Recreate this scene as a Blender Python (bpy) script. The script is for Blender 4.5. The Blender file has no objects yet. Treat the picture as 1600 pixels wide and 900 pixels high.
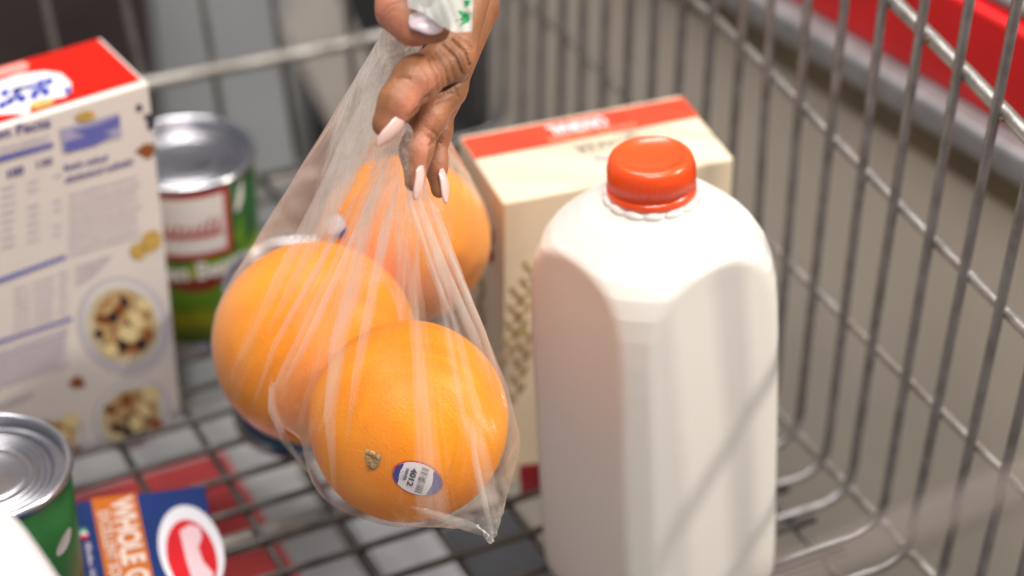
import bpy, bmesh, math, random
import numpy as np
from mathutils import Vector, Matrix
from mathutils.bvhtree import BVHTree
random.seed(7); np.random.seed(7)
sc = bpy.context.scene
COL = sc.collection

# ------------------------------------------------------------------ camera
FPX = 3700.0                       # focal length in photo pixels (1600 wide)
PITCH = math.radians(34.75)
CAMZ = 0.772                       # height of the lens above the basket floor
CAM = Vector((0, 0, CAMZ))
FW = Vector((0, math.cos(PITCH), -math.sin(PITCH)))
UP = Vector((0, math.sin(PITCH), math.cos(PITCH)))
RT = Vector((1, 0, 0))
cd = bpy.data.cameras.new('camera'); cam = bpy.data.objects.new('camera', cd); COL.objects.link(cam)
cam.location = CAM; cam.rotation_euler = (math.pi/2 - PITCH, 0, 0)
cd.sensor_width = 36; cd.lens = FPX/1600*36; cd.clip_start = 0.05; cd.clip_end = 50
cd.dof.use_dof = True; cd.dof.focus_distance = 0.942; cd.dof.aperture_fstop = 4.8
sc.camera = cam

# ------------------------------------------------------------------ light
wd = bpy.data.worlds.new('World'); sc.world = wd; wd.use_nodes = True
bg = wd.node_tree.nodes['Background']; bg.inputs[0].default_value = (0.93, 0.95, 1.0, 1); bg.inputs[1].default_value = 0.27
def area(name, loc, target, size, sy, power, col):
    l = bpy.data.lights.new(name, 'AREA'); l.shape = 'RECTANGLE'; l.size = size; l.size_y = sy; l.energy = power; l.color = col
    o = bpy.data.objects.new(name, l); COL.objects.link(o); o.location = loc
    o.rotation_euler = (Vector(target)-Vector(loc)).to_track_quat('-Z', 'Y').to_euler(); return o
area('ceiling_lamp', (-0.3, 1.7, 2.6), (-0.05, 0.95, 0.1), 1.6, 0.5, 56, (1.0, 0.97, 0.93))
area('ceiling_lamp', (0.15, -0.1, 2.6), (0.0, 0.95, 0.1), 1.4, 0.4, 60, (1.0, 0.96, 0.9))
area('ceiling_lamp', (1.55, 0.75, 1.5), (0.05, 0.9, 0.1), 0.10, 0.10, 34, (1.0, 0.92, 0.80))
vs = sc.view_settings; vs.view_transform = 'Standard'; vs.look = 'None'; vs.exposure = 0.0; vs.gamma = 1
sc.cycles.transparent_max_bounces = 32; sc.cycles.max_bounces = 10; sc.cycles.use_denoising = True

# ------------------------------------------------------------------ helpers
def ray(px, py):
    return FW + RT*((px-800)/FPX) - UP*((py-450)/FPX)
def W(px, py, t):                 # pixel + depth along the optical axis -> world
    return CAM + ray(px, py)*t
def on_z(px, py, z):
    r = ray(px, py); return CAM + r*((z-CAMZ)/r.z)
def on_plane(px, py, o, n):
    r = ray(px, py); return CAM + r*((Vector(o)-CAM).dot(n)/r.dot(n))
def C(px, py, t):                 # pixel + depth -> camera-frame centimetres (right, up, depth)
    return np.array([(px-800)/FPX*t, -(py-450)/FPX*t, t])*100
CAMM = Matrix(((RT.x, UP.x, FW.x, CAM.x), (RT.y, UP.y, FW.y, CAM.y), (RT.z, UP.z, FW.z, CAM.z), (0, 0, 0, 1)))
def c2w(v): return CAMM @ Vector(v)

def mat(name, col, rough=0.5, metal=0.0, spec=0.5, var=0.0, vscale=40, bump=0.0, bscale=300, sss=0.0, sssr=(1, .5, .3), sscale=0.004, coat=0.0, col2=None, vmin=.35, vmax=.65):
    m = bpy.data.materials.new(name); m.use_nodes = True
    nt = m.node_tree; b = nt.nodes['Principled BSDF']
    b.inputs['Base Color'].default_value = (*col, 1); b.inputs['Roughness'].default_value = rough
    b.inputs['Metallic'].default_value = metal; b.inputs['Specular IOR Level'].default_value = spec
    b.inputs['Coat Weight'].default_value = coat
    if sss:
        b.inputs['Subsurface Weight'].default_value = sss; b.inputs['Subsurface Radius'].default_value = sssr; b.inputs['Subsurface Scale'].default_value = sscale
    if var or bump:
        tc = nt.nodes.new('ShaderNodeTexCoord')
    if var:
        n = nt.nodes.new('ShaderNodeTexNoise'); n.inputs['Scale'].default_value = vscale; n.inputs['Detail'].default_value = 5
        nt.links.new(tc.outputs['Object'], n.inputs['Vector'])
        r = nt.nodes.new('ShaderNodeMapRange'); r.inputs[1].default_value = vmin; r.inputs[2].default_value = vmax
        nt.links.new(n.outputs['Fac'], r.inputs[0])
        mx = nt.nodes.new('ShaderNodeMix'); mx.data_type = 'RGBA'
        c2 = col2 if col2 else tuple(c*(1-var) for c in col)
        mx.inputs[6].default_value = (*col, 1); mx.inputs[7].default_value = (*c2, 1)
        nt.links.new(r.outputs[0], mx.inputs[0]); nt.links.new(mx.outputs[2], b.inputs['Base Color'])
    if bump:
        n2 = nt.nodes.new('ShaderNodeTexNoise'); n2.inputs['Scale'].default_value = bscale; n2.inputs['Detail'].default_value = 3
        nt.links.new(tc.outputs['Object'], n2.inputs['Vector'])
        bp = nt.nodes.new('ShaderNodeBump'); bp.inputs['Strength'].default_value = bump; bp.inputs['Distance'].default_value = 0.001
        nt.links.new(n2.outputs['Fac'], bp.inputs['Height']); nt.links.new(bp.outputs[0], b.inputs['Normal'])
    return m

def link(name, me, m=None, parent=None, smooth=True):
    o = bpy.data.objects.new(name, me); COL.objects.link(o)
    if m: me.materials.append(m)
    if smooth and len(me.polygons): me.polygons.foreach_set('use_smooth', [True]*len(me.polygons))
    if parent is not None: setparent(o, parent)
    return o
def setparent(o, root):
    o.parent = root
    M = Matrix.Translation(root.location); p = root.parent
    if root.type == 'MESH': M = root['_m'] if False else root.matrix_basis.copy()
    if p is not None: M = Matrix.Translation(p.location) @ root.matrix_parent_inverse @ root.matrix_basis if p.type == 'EMPTY' else M
    o.matrix_parent_inverse = M.inverted()
def mesh(name, V, F, m=None, parent=None, smooth=True):
    me = bpy.data.meshes.new(name); me.from_pydata([tuple(v) for v in V], [], F); me.update()
    return link(name, me, m, parent, smooth)
def empty(name, loc, label, cat, group=None):
    o = bpy.data.objects.new(name, None); COL.objects.link(o); o.location = loc; o.empty_display_size = .02
    return tag(o, label, cat, group)
def tag(o, label=None, cat=None, group=None, kind=None):
    if label: o['label'] = label
    if cat: o['category'] = cat
    if group: o['group'] = group
    if kind: o['kind'] = kind
    return o
def bm_mesh(name, bm, m, parent=None, smooth=False):
    me = bpy.data.meshes.new(name); bm.to_mesh(me); bm.free(); return link(name, me, m, parent, smooth)
def tube(name, pts, r, m, parent, seg=10):
    pts = [Vector(p) for p in pts]; V = []; F = []
    d0 = (pts[1]-pts[0]).normalized(); a = d0.orthogonal().normalized()
    for i, p in enumerate(pts):
        d = (pts[min(i+1, len(pts)-1)]-pts[max(i-1, 0)]).normalized()
        a = (a - d*a.dot(d)).normalized(); b = d.cross(a)
        for k in range(seg):
            an = 2*math.pi*k/seg; V.append(p+(a*math.cos(an)+b*math.sin(an))*r)
    for i in range(len(pts)-1):
        for k in range(seg):
            F.append((i*seg+k, i*seg+(k+1) % seg, (i+1)*seg+(k+1) % seg, (i+1)*seg+k))
    F.append(tuple(range(seg))[::-1]); F.append(tuple((len(pts)-1)*seg+k for k in range(seg)))
    return mesh(name, V, F, m, parent)
def boxmesh(name, o, ex, ey, ez, m, parent=None, bev=0.0015, seg=2):
    """box from a corner and three edge vectors, edges bevelled"""
    o, ex, ey, ez = map(Vector, (o, ex, ey, ez)); bm = bmesh.new()
    vs_ = [bm.verts.new(o+ex*i+ey*j+ez*k) for i in (0, 1) for j in (0, 1) for k in (0, 1)]
    for f in ((0, 1, 3, 2), (4, 6, 7, 5), (0, 4, 5, 1), (2, 3, 7, 6), (0, 2, 6, 4), (1, 5, 7, 3)): bm.faces.new([vs_[i] for i in f])
    bmesh.ops.recalc_face_normals(bm, faces=bm.faces)
    if bev: bmesh.ops.bevel(bm, geom=list(bm.edges), offset=bev, segments=seg, affect='EDGES', profile=.5)
    ob = bm_mesh(name, bm, m, parent, True)
    md = ob.modifiers.new('w', 'WEIGHTED_NORMAL'); md.keep_sharp = True
    return ob
def poly_px(name, polys, o, n, off, m, parent):
    """flat print: pixel polygons thrown onto the plane (o, n), lifted by off"""
    V = []; F = []; n = Vector(n).normalized()
    if 1 < len(polys) <= 10: return [poly_px(name, [P], o, n, off, m, parent) for P in polys][0]
    for P in polys:
        b = len(V)
        for p in P: V.append(on_plane(p[0], p[1], o, n)+n*off)
        F.append(tuple(range(b, b+len(P))))
    ob = mesh(name, V, F, m, parent, False)
    if len(polys) > 1: ob['kind'] = 'stuff'
    return ob
def ell(cx, cy, a, b, rot=0, n=40):
    c, s = math.cos(math.radians(rot)), math.sin(math.radians(rot))
    return [(cx+a*math.cos(t)*c-b*math.sin(t)*s, cy+a*math.cos(t)*s+b*math.sin(t)*c) for t in [2*math.pi*i/n for i in range(n)]]
def words(p0, p1, h, seed=0, gap=.25, down=(0.06, 1)):
    """rows of tiny strokes: print too small to read"""
    r = random.Random(seed); L = math.dist(p0, p1); dx, dy = (p1[0]-p0[0])/L, (p1[1]-p0[1])/L
    out = []; s = 0
    while s < L:
        wl = r.uniform(2.2, 5.5)*h; e = min(L, s+wl)
        q = s
        while q < e:
            w = h*r.uniform(.18, .34); hh = h*r.uniform(.55, 1.0)
            x, y = p0[0]+dx*q, p0[1]+dy*q
            out.append([(x, y), (x+dx*w, y+dy*w), (x+dx*w-down[0]*hh, y+dy*w-down[1]*hh), (x-down[0]*hh, y-down[1]*hh)])
            q += w+h*r.uniform(.12, .2)
        s = e+h*gap*2
    return out
def text_mesh(body, bold=0.0):
    cu = bpy.data.curves.new('t', 'FONT'); cu.body = body; cu.size = 1; cu.offset = bold; cu.resolution_u = 4
    ob = bpy.data.objects.new('t', cu); COL.objects.link(ob)
    bpy.context.view_layer.update()
    me = bpy.data.meshes.new_from_object(ob.evaluated_get(bpy.context.evaluated_depsgraph_get()))
    bpy.data.objects.remove(ob); V = np.array([v.co[:] for v in me.vertices]); F = [tuple(p.vertices) for p in me.polygons]
    bpy.data.meshes.remove(me); return V, F
def text_on(name, body, p0, p1, pup, o, n, off, m, parent, bold=0.02):
    """lettering whose baseline runs p0->p1 (pixels) and whose cap height reaches pup above p0"""
    V, F = text_mesh(body, bold); n = Vector(n).normalized()
    a, b, c = on_plane(*p0, o, n), on_plane(*p1, o, n), on_plane(*pup, o, n)
    x0, x1 = V[:, 0].min(), V[:, 0].max(); h = .7
    P = [a+(b-a)*((v[0]-x0)/(x1-x0))+(c-a)*(v[1]/h)+n*off for v in V]
    return mesh(name, P, F, m, parent, False)

# --- signed distance fields -> mesh (surface nets)
def rcone(P, a, b, r1, r2):
    ba = b-a; l2 = ba@ba; rr = r1-r2; a2 = l2-rr*rr; il2 = 1/l2
    pa = P-a; y = pa@ba; z = y-l2
    x2 = ((pa*l2-y[..., None]*ba)**2).sum(-1); y2 = y*y*l2; z2 = z*z*l2; k = np.sign(rr)*rr*rr*x2
    d = (np.sqrt(np.maximum(x2*a2*il2, 0))+y*rr)*il2-r1
    m1 = np.sign(z)*a2*z2 > k; m2 = (~m1) & (np.sign(y)*a2*y2 < k)
    d[m1] = np.sqrt(x2[m1]+z2[m1])*il2-r2; d[m2] = np.sqrt(x2[m2]+y2[m2])*il2-r1
    return d
def smin(a, b, k):
    h = np.maximum(k-np.abs(a-b), 0)/k; return np.minimum(a, b)-h*h*k*.25
def nets(f, lo, hi, h):
    lo = np.array(lo, np.float32); n = np.ceil((np.array(hi)-lo)/h).astype(int)+1
    g = [np.float32(lo[i])+np.float32(h)*np.arange(n[i], dtype=np.float32) for i in range(3)]
    D = np.empty(tuple(n), np.float32)
    B = 14
    for i0 in range(0, n[0], B):
        cs = [np.arange(0, n[i], B) for i in (1, 2)]
        cc = np.stack(np.meshgrid(np.array([lo[0]+h*(i0+B/2)]), lo[1]+h*(cs[0]+B/2), lo[2]+h*(cs[1]+B/2), indexing='ij'), -1)
        dc = f(cc)[0]; far = np.abs(dc) > B*h*.87+.35
        for a_, j0 in enumerate(cs[0]):
            for b_, k0 in enumerate(cs[1]):
                if far[a_, b_]: D[i0:i0+B, j0:j0+B, k0:k0+B] = dc[a_, b_]
                else: D[i0:i0+B, j0:j0+B, k0:k0+B] = f(np.stack(np.meshgrid(g[0][i0:i0+B], g[1][j0:j0+B], g[2][k0:k0+B], indexing='ij'), -1))
    S = D < 0
    corners = [(i, j, k) for i in (0, 1) for j in (0, 1) for k in (0, 1)]
    cnt = sum(S[c[0]:n[0]-1+c[0], c[1]:n[1]-1+c[1], c[2]:n[2]-1+c[2]].astype(np.int8) for c in corners)
    act = (cnt > 0) & (cnt < 8); idx = np.argwhere(act); ids = -np.ones(act.shape, np.int64); ids[act] = np.arange(len(idx))
    acc = np.zeros((len(idx), 3)); num = np.zeros(len(idx))
    for c in corners:
        for ax in range(3):
            if c[ax]: continue
            e = list(c); e[ax] = 1
            va = D[tuple((idx+c).T)]; vb = D[tuple((idx+e).T)]; mk = (va < 0) != (vb < 0)
            t = np.where(mk, va/np.where(mk, va-vb, 1), 0); p = np.tile(np.array(c, float), (len(idx), 1)); p[:, ax] = t
            acc[mk] += p[mk]; num[mk] += 1
    V = (idx+acc/num[:, None])*h+lo
    F = []
    for ax in range(3):
        b, c = [(1, 2), (2, 0), (0, 1)][ax]
        sl0 = [slice(1, n[i]-1) for i in range(3)]; sl0[ax] = slice(0, n[ax]-1)
        sl1 = list(sl0); sl1[ax] = slice(1, n[ax])
        A, B = S[tuple(sl0)], S[tuple(sl1)]; ch = np.argwhere(A != B)
        if len(ch) == 0: continue
        off = np.array([1, 1, 1]); off[ax] = 0; q = ch+off; flip = A[tuple(ch.T)]
        eb = np.zeros(3, int); eb[b] = 1; ec = np.zeros(3, int); ec[c] = 1
        quad = np.stack([ids[tuple((q-eb-ec).T)], ids[tuple((q-ec).T)], ids[tuple(q.T)], ids[tuple((q-eb).T)]], 1)
        quad[~flip] = quad[~flip][:, ::-1]; F.append(quad)
    F = np.concatenate(F)
    a_, b_, c_ = V[F[:, 0]], V[F[:, 1]], V[F[:, 2]]
    if np.einsum('ij,ij->i', a_, np.cross(b_, c_)).sum() > 0: F = F[:, ::-1]      # the camera frame is left-handed
    return V, F
def relax(V, F, it, lam=.5):
    for _ in range(it):
        s = np.zeros_like(V); c = np.zeros(len(V))
        for a, b in ((0, 1), (1, 2), (2, 3), (3, 0)):
            np.add.at(s, F[:, a], V[F[:, b]]); np.add.at(s, F[:, b], V[F[:, a]]); np.add.at(c, F[:, a], 1); np.add.at(c, F[:, b], 1)
        V = V+lam*(s/c[:, None]-V)
    return V
def fast_mesh(name, V, F, m, parent, origin=None):
    """V in camera-frame cm -> object whose own axes are the world's, origin given in world"""
    Wv = V/100.0; A = np.array([[RT.x, UP.x, FW.x], [RT.y, UP.y, FW.y], [RT.z, UP.z, FW.z]])
    Wv = Wv@A.T+np.array(CAM)
    o0 = np.array(origin if origin is not None else (0, 0, 0)); Wv = Wv-o0
    me = bpy.data.meshes.new(name); me.vertices.add(len(Wv)); me.vertices.foreach_set('co', Wv.astype(np.float32).ravel())
    me.loops.add(F.size); me.loops.foreach_set('vertex_index', F.astype(np.int32).ravel())
    me.polygons.add(len(F)); me.polygons.foreach_set('loop_start', np.arange(0, F.size, 4, dtype=np.int32)); me.update(calc_edges=True); me.validate()
    ob = link(name, me, m, None); ob.location = tuple(o0)
    if parent is not None: setparent(ob, parent)
    return ob
def bvh_of(ob, M=None):
    me = ob.data; T = Matrix.Translation(ob.location)
    return BVHTree.FromPolygons([T @ v.co for v in me.vertices], [tuple(p.vertices) for p in me.polygons])
def hit(bv, px, py):
    r = ray(px, py).normalized(); h = bv.ray_cast(CAM, r)
    return (h[0], h[1]) if h[0] is not None else (None, None)

# ------------------------------------------------------------------ the shop around the trolley
YAW = math.radians(26); LX = Vector((-math.sin(YAW), math.cos(YAW), 0)); CX = Vector((math.cos(YAW), math.sin(YAW), 0))   # trolley's long and cross axis
GZ = -0.55
m_floor = mat('shop_floor', (.42, .38, .33), .3, var=.25, vscale=6)
fl = mesh('floor', [(-6, -3, GZ), (6, -3, GZ), (6, 9, GZ), (-6, 9, GZ)], [(0, 1, 2, 3)], m_floor, None, False); tag(fl, kind='structure')

m_beige = mat('beige_laminate', (.76, .67, .56), .38, var=.2, vscale=5)
m_steel = mat('brushed_rail', (.36, .35, .36), .42, metal=.4, var=.2, vscale=60)
m_olive = mat('olive_rail_shade', (.26, .20, .11), .5, var=.3, vscale=30)  # shade under the bumper rail, put into the colour
m_red = mat('red_plastic', (.74, .010, .012), .4, var=.15, vscale=20)
m_ctop = mat('counter_top', (.27, .25, .24), .5, var=.2, vscale=30)
a35 = math.radians(35); KD = Vector((-math.sin(a35), math.cos(a35), 0)); KN = Vector((-math.cos(a35), -math.sin(a35), 0))    # counter runs along KD and faces KN
KQ = W(1450, 300, 1.36); KQ.z = 0
def kz(py): return on_plane(1450, py, KQ, KN).z
counter = empty('checkout_counter', KQ+Vector((0, 0, GZ)), 'beige checkout counter with red and steel bumper rails beside the trolley', 'counter')
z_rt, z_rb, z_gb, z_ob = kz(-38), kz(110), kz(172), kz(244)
def kbox(name, a0, a1, z0, z1, d0, d1, m):
    return boxmesh(name, KQ+KD*a0+KN*d0+Vector((0, 0, z0)), KD*(a1-a0), -KN*(d0-d1), Vector((0, 0, z1-z0)), m, counter, .004)
kbox('side_panel', -1.0, .43, GZ, z_ob, 0, -.3, m_beige)
kbox('rail_shade_strip', -1.0, .43, z_ob, z_gb, .004, -.3, m_olive)  # olive strip stands in for the rail's shadow on the panel
kbox('bumper_rail', -1.0, .43, z_gb, z_rb-.004, .018, -.3, m_steel)
kbox('red_bumper', -1.0, .43, z_rb-.004, z_rt, .004, -.3, m_red)
kbox('counter_top', -1.0, .43, z_rt, z_rt+.01, -.004, -.3, m_ctop)

m_grey = mat('grey_panel', (.50, .52, .54), .45, var=.12, vscale=8)
m_dark = mat('dark_brown_panel', (.06, .038, .04), .6, var=.4, vscale=8)
m_char = mat('charcoal_panel', (.045, .045, .05), .55, var=.3, vscale=8)
m_pale = mat('pale_board', (.50, .45, .40), .5, var=.2, vscale=12)
def backbox(name, x0, x1, t, dep, m, label, cat, z1=.35):
    A, B = W(x0, 60, t), W(x1, 60, t); A.z = B.z = GZ
    e = B-A; nrm = Vector((-e.y, e.x, 0)).normalized()*dep
    o = boxmesh(name, A, e, nrm, Vector((0, 0, z1-GZ)), m, None, .006); tag(o, label, cat); return o
backbox('cabinet', 232, 455, 1.95, .3, m_grey, 'plain grey cabinet standing beyond the front of the trolley', 'cabinet')
backbox('display_stand', -330, 226, 1.9, .3, m_dark, 'dark brown display stand beyond the cereal box', 'stand')
backbox('waste_bin', 462, 770, 2.1, .3, m_char, 'charcoal bin beyond the hand and trolley front', 'bin')
m_shadow = None
def plank(p0, p1, w, label):
    a, b = W(*p0), W(*p1); d = (b-a).normalized(); s = d.cross(FW).normalized()
    o = boxmesh('board', a-s*w/2, b-a, s*w, FW*.02, m_pale, None, .003); tag(o, label, 'board')
plank((395, -160, 1.9), (640, 330, 2.02), .055, 'pale wooden board leaning beside the grey cabinet')

# ------------------------------------------------------------------ shopping trolley
m_wire = mat('zinc_wire', (.29, .28, .29), .42, metal=.75, var=.35, vscale=90, bump=.25, bscale=900, col2=(.19, .18, .175))
m_rail = mat('zinc_rail', (.44, .42, .40), .38, metal=.75, var=.3, vscale=90, bump=.25, bscale=900, col2=(.30, .27, .24))
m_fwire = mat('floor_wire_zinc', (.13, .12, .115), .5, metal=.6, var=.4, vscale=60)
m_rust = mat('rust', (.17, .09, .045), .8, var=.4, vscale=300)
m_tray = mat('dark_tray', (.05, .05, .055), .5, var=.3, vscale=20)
B0 = on_z(1240, 685, 0); B0.z = 0
cart = empty('shopping_cart', (0.0, 1.0, GZ), 'galvanised wire shopping trolley basket holding the groceries', 'shopping cart')
FLARE = .05; OUT = CX.copy()
PW = (OUT*1.0-Vector((0, 0, 1))*FLARE).normalized()      # outward normal of the flared right-hand wall
def rw(px, py): return on_plane(px, py, B0, PW)
corner = B0+LX*.372
# upright wires: (x at y=0, then x at y=445)
ups = [(790, 786), (818, 812), (847, 839), (880, 870), (912, 900), (947, 933), (985, 968), (1024, 1006), (1068, 1043), (1115, 1085), (1162, 1130),
       (1205, 1179), (1262, 1225), (1320, 1272), (1380, 1325), (1445, 1377), (1515, 1440), (1590, 1502), (1666, 1570), (1745, 1640), (1826, 1712)]
rw_r = .0025
for xa, xb in ups:
    k = (xb-xa)/445.0
    pts = [rw(xa+k*y, y) for y in (-330, -150, 0, 150, 300, 445, 560)]
    d = (pts[-1]-pts[0]).normalized(); top = pts[0]
    s = (0.018-top.z)/d.z; foot = top+d*s                       # straight down to just above the floor
    pl = [p for p in pts if p.z > .024]+[foot]
    for an in (25, 50, 75):
        a = math.radians(an); pl.append(foot+Vector((0, 0, -1))*.017*math.sin(a)+(-OUT)*.017*(1-math.cos(a)))
    e = pl[-1]; pl.append(Vector((e.x, e.y, .001))-OUT*.006); pl.append(Vector((e.x, e.y, .0005))-OUT*.055)
    tube('upright_wire', pl, rw_r, m_wire, cart)
def rail(pxs, r, off, nm='rail'):
    return tube(nm, [rw(x, y)+PW*off for x, y in pxs], r, m_rail, cart, 12)
r1 = rail([(740, -62), (809, 3), (871, 55), (971, 152), (1120, 310), (1267, 458), (1410, 598), (1465, 650), (1570, 752), (1800, 978)], .0024, .0040)
r2 = rail([(700, -350), (1000, -66), (1072, 3), (1112, 36), (1197, 120), (1297, 225), (1395, 325), (1520, 450), (1600, 530), (1800, 730)], .0026, .0042)
r3 = rail([(1000, -370), (1250, -125), (1377, 0), (1440, 62), (1500, 122), (1562, 186), (1800, 430)], .0036, .0050)
rail([(1000, 430), (1120, 556), (1240, 685), (1365, 815), (1430, 885), (1600, 1060)], .0024, .0040)
for x, y in ((1397, 327), (1361, 547), (1446, 62), (1562, 187)):
    p = rw(x, y)+PW*.0012; bm = bmesh.new(); bmesh.ops.create_icosphere(bm, subdivisions=2, radius=.0015, matrix=Matrix.Translation(p) @ Matrix.Diagonal((1.2, .8, .8, 1)))
    bm_mesh('weld_bead', bm, m_rust, cart, True)
# front wall of the basket
FN = (LX-Vector((0, 0, 1))*.12).normalized(); F0 = corner.copy()
def fw(px, py): return on_plane(px, py, F0, FN)
for xa, ya, xb, yb in ((-40, 0, -5, 200), (70, 0, 112, 200), (194, 0, 240, 200), (316, 0, 349, 200), (426, 0, 458, 200), (540, 0, 560, 200), (648, 0, 658, 200), (748, 0, 748, 200)):
    kx = (xb-xa)/(yb-ya); p0 = fw(xa-kx*250, -250); p1 = fw(xa+kx*150, 150); d = (p1-p0); d *= (0.0-p0.z)/d.z
    tube('upright_wire', [p0, p0+d*.5, p0+d], .0022, m_wire, cart)
for P, r in ((((-120, 196), (250, 121), (440, 84), (620, 46), (770, 16)), .0042), (((-120, 396), (250, 318), (400, 286), (500, 264), (760, 212)), .0032), (((-100, -60), (400, -165), (770, -240)), .0042)):
    tube('rail', [fw(*p)-LX*.004 for p in P], r, m_rail, cart)
for py in (392, 470): pass
# basket floor: long wires and cross wires
floor_o = on_z(388, 735, 0)
def fpt(a, b, z=0): return floor_o+CX*a+LX*b+Vector((0, 0, z))
amax = (B0-floor_o).dot(CX)-.004; bmax = (corner-floor_o).dot(LX)
a = amax-.03
while a > -.30:
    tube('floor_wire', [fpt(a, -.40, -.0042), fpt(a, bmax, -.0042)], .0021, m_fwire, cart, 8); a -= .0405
b = bmax-.008
while b > -.36:
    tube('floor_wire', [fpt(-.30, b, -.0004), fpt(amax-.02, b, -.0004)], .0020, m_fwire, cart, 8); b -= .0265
tube('floor_frame_bar', [on_z(330, 862, -.012)-CX*.3, on_z(535, 800, -.012)+CX*.12], .0058, m_rail, cart, 12)
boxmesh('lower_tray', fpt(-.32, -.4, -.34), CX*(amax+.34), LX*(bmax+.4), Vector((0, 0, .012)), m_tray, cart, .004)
# near gate bar that crosses the lower right corner, far out of focus
tube('gate_bar', [W(1080, 965, .47)-CX*.36, W(1080, 965, .47), W(1250, 896, .47), W(1600, 755, .47), W(1900, 632, .47), W(1900, 632, .47)+CX*.32], .0024, mat('brown_grey_bar', (.20, .16, .14), .6, var=.2, vscale=60), cart, 12)

# cartons on the lower tray
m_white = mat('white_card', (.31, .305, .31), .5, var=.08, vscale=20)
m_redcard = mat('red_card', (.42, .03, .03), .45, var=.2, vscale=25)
LZ = -.13
lo = on_z(300, 660, LZ)
cl = empty('drinks_carton', lo+Vector((0, 0, -.198)), 'red and white carton on the tray under the basket floor', 'carton')
q0 = on_z(405, 640, LZ)
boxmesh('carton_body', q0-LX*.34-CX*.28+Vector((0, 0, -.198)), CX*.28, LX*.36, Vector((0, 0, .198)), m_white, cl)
V = [q0-LX*.34-CX*.275, q0-LX*.34-CX*.036, q0-LX*.004-CX*.036, q0-LX*.004-CX*.275]
V = [q0-LX*.335-CX*.27, q0-LX*.335-CX*.035, q0-LX*.03-CX*.035, q0-LX*.03-CX*.27]
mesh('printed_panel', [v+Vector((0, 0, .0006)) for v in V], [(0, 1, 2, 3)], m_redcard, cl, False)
q1 = on_z(440, 660, LZ-.05)
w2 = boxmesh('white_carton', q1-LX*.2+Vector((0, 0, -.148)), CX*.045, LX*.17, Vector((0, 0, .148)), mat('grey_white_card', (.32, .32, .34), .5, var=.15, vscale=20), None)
tag(w2, 'plain whitish carton on the under tray beside the red carton', 'carton')

# ------------------------------------------------------------------ cereal box
m_crm = mat('cereal_card', (.70, .64, .60), .5, var=.06, vscale=20)
m_cred = mat('cereal_red', (.52, .010, .003), .5, spec=.15, var=.12, vscale=30)
m_purp = mat('print_purple', (.12, .10, .28), .5); m_plight = mat('print_lilac', (.46, .40, .50), .5); m_blue = mat('print_blue', (.12, .13, .42), .5)
m_navy = mat('print_navy', (.03, .03, .06), .5); m_gold = mat('print_gold', (.62, .40, .10), .5, var=.3, vscale=200); m_brn = mat('print_brown', (.33, .10, .02), .5, var=.5, vscale=200)
m_pwhite = mat('print_white', (.68, .66, .67), .45)
m_tan = mat('print_cereal', (.58, .42, .20), .5, var=.5, vscale=220, col2=(.30, .13, .05)); m_dk = mat('print_dark', (.035, .016, .02), .5); m_bowl = mat('print_bowl', (.52, .49, .54), .5)
cb = on_z(284, 643, 0); cy = math.radians(33); CE = Vector((math.cos(cy), math.sin(cy), 0)); CF = Vector((-math.sin(cy), math.cos(cy), 0)); CH = .2005
cer = empty('cereal_box', cb-CE*.1, 'white cereal box with red top and printed nutrition panel', 'cereal box')
boxmesh('carton', cb-CE*.2+Vector((0, 0, .001)), CE*.2, CF*.055, Vector((0, 0, CH-.001)), m_crm, cer, .0012)
fo, fn = cb, -CF; to, tn = cb+Vector((0, 0, CH)), Vector((0, 0, 1))
topc = [cb-CE*.199+Vector((0, 0, CH+.0004)), cb-CE*.002+Vector((0, 0, CH+.0004)), cb-CE*.002+CF*.0535+Vector((0, 0, CH+.0004)), cb-CE*.199+CF*.0535+Vector((0, 0, CH+.0004))]
topc[0] += CF*.004; topc[1] += CF*.004
mesh('red_lid_print', topc, [(0, 1, 2, 3)], m_cred, cer, False)
tt = lambda nm, P, m, of=.0008: poly_px(nm, P, to, tn, of, m, cer)
tt('logo', [[(-60, 152), (0, 128), (30, 118), (70, 113), (96, 117), (111, 131), (112, 146), (100, 154), (62, 159), (48, 170), (46, 182), (20, 180), (-60, 186)]], m_pwhite)
tt('logo', [ell(66, 165, 20, 6, -12)], m_gold, .0011)
tt('logo', [[(-60, 128), (0, 108), (36, 98), (46, 103), (42, 112), (0, 122), (-60, 140)]], mat('print_pink', (.75, .26, .22), .5))
tt('lettering', [ell(x, y, 7.5, 5.5, -30, 10) for x, y in ((4, 167), (16, 161), (8, 148), (27, 145), (35, 157), (54, 152), (72, 147), (64, 133), (77, 130))] + [ell(x, y, 13, 3.2, -15, 10) for x, y in ((30, 142), (48, 138), (25, 155), (62, 143))]+[ell(106, 144, 5, 6)], mat('print_cobalt', (.03, .05, .36), .45), .0011)
dn = (.03, 1)
def ff(nm, P, m, of=.0005): return poly_px(nm, P, fo, fn, of, m, cer)
text_on('lettering', 'Nutrition Facts', (-86, 236), (79, 197), (-88, 220), fo, fn, .0006, m_purp, cer, .02)
ff('printed_rule', [[(-40, 254), (82, 221), (83, 229), (-39, 264)], [(-20, 441), (102, 397), (103, 403), (-20, 449)], [(-20, 537), (112, 494), (113, 499), (-20, 543)]], m_blue)
P = []
for i in range(3): P += words((-30, 244+i*9-0), (80, 214+i*9), 6, i, down=dn)
ff('fine_print', P, m_plight)
text_on('lettering', '100', (12, 278), (37, 270), (11, 265), fo, fn, .0006, m_purp, cer, .03)
text_on('lettering', '130', (58, 262), (82, 255), (57, 251), fo, fn, .0006, m_purp, cer, .02)
P = []
r = random.Random(3)
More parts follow.
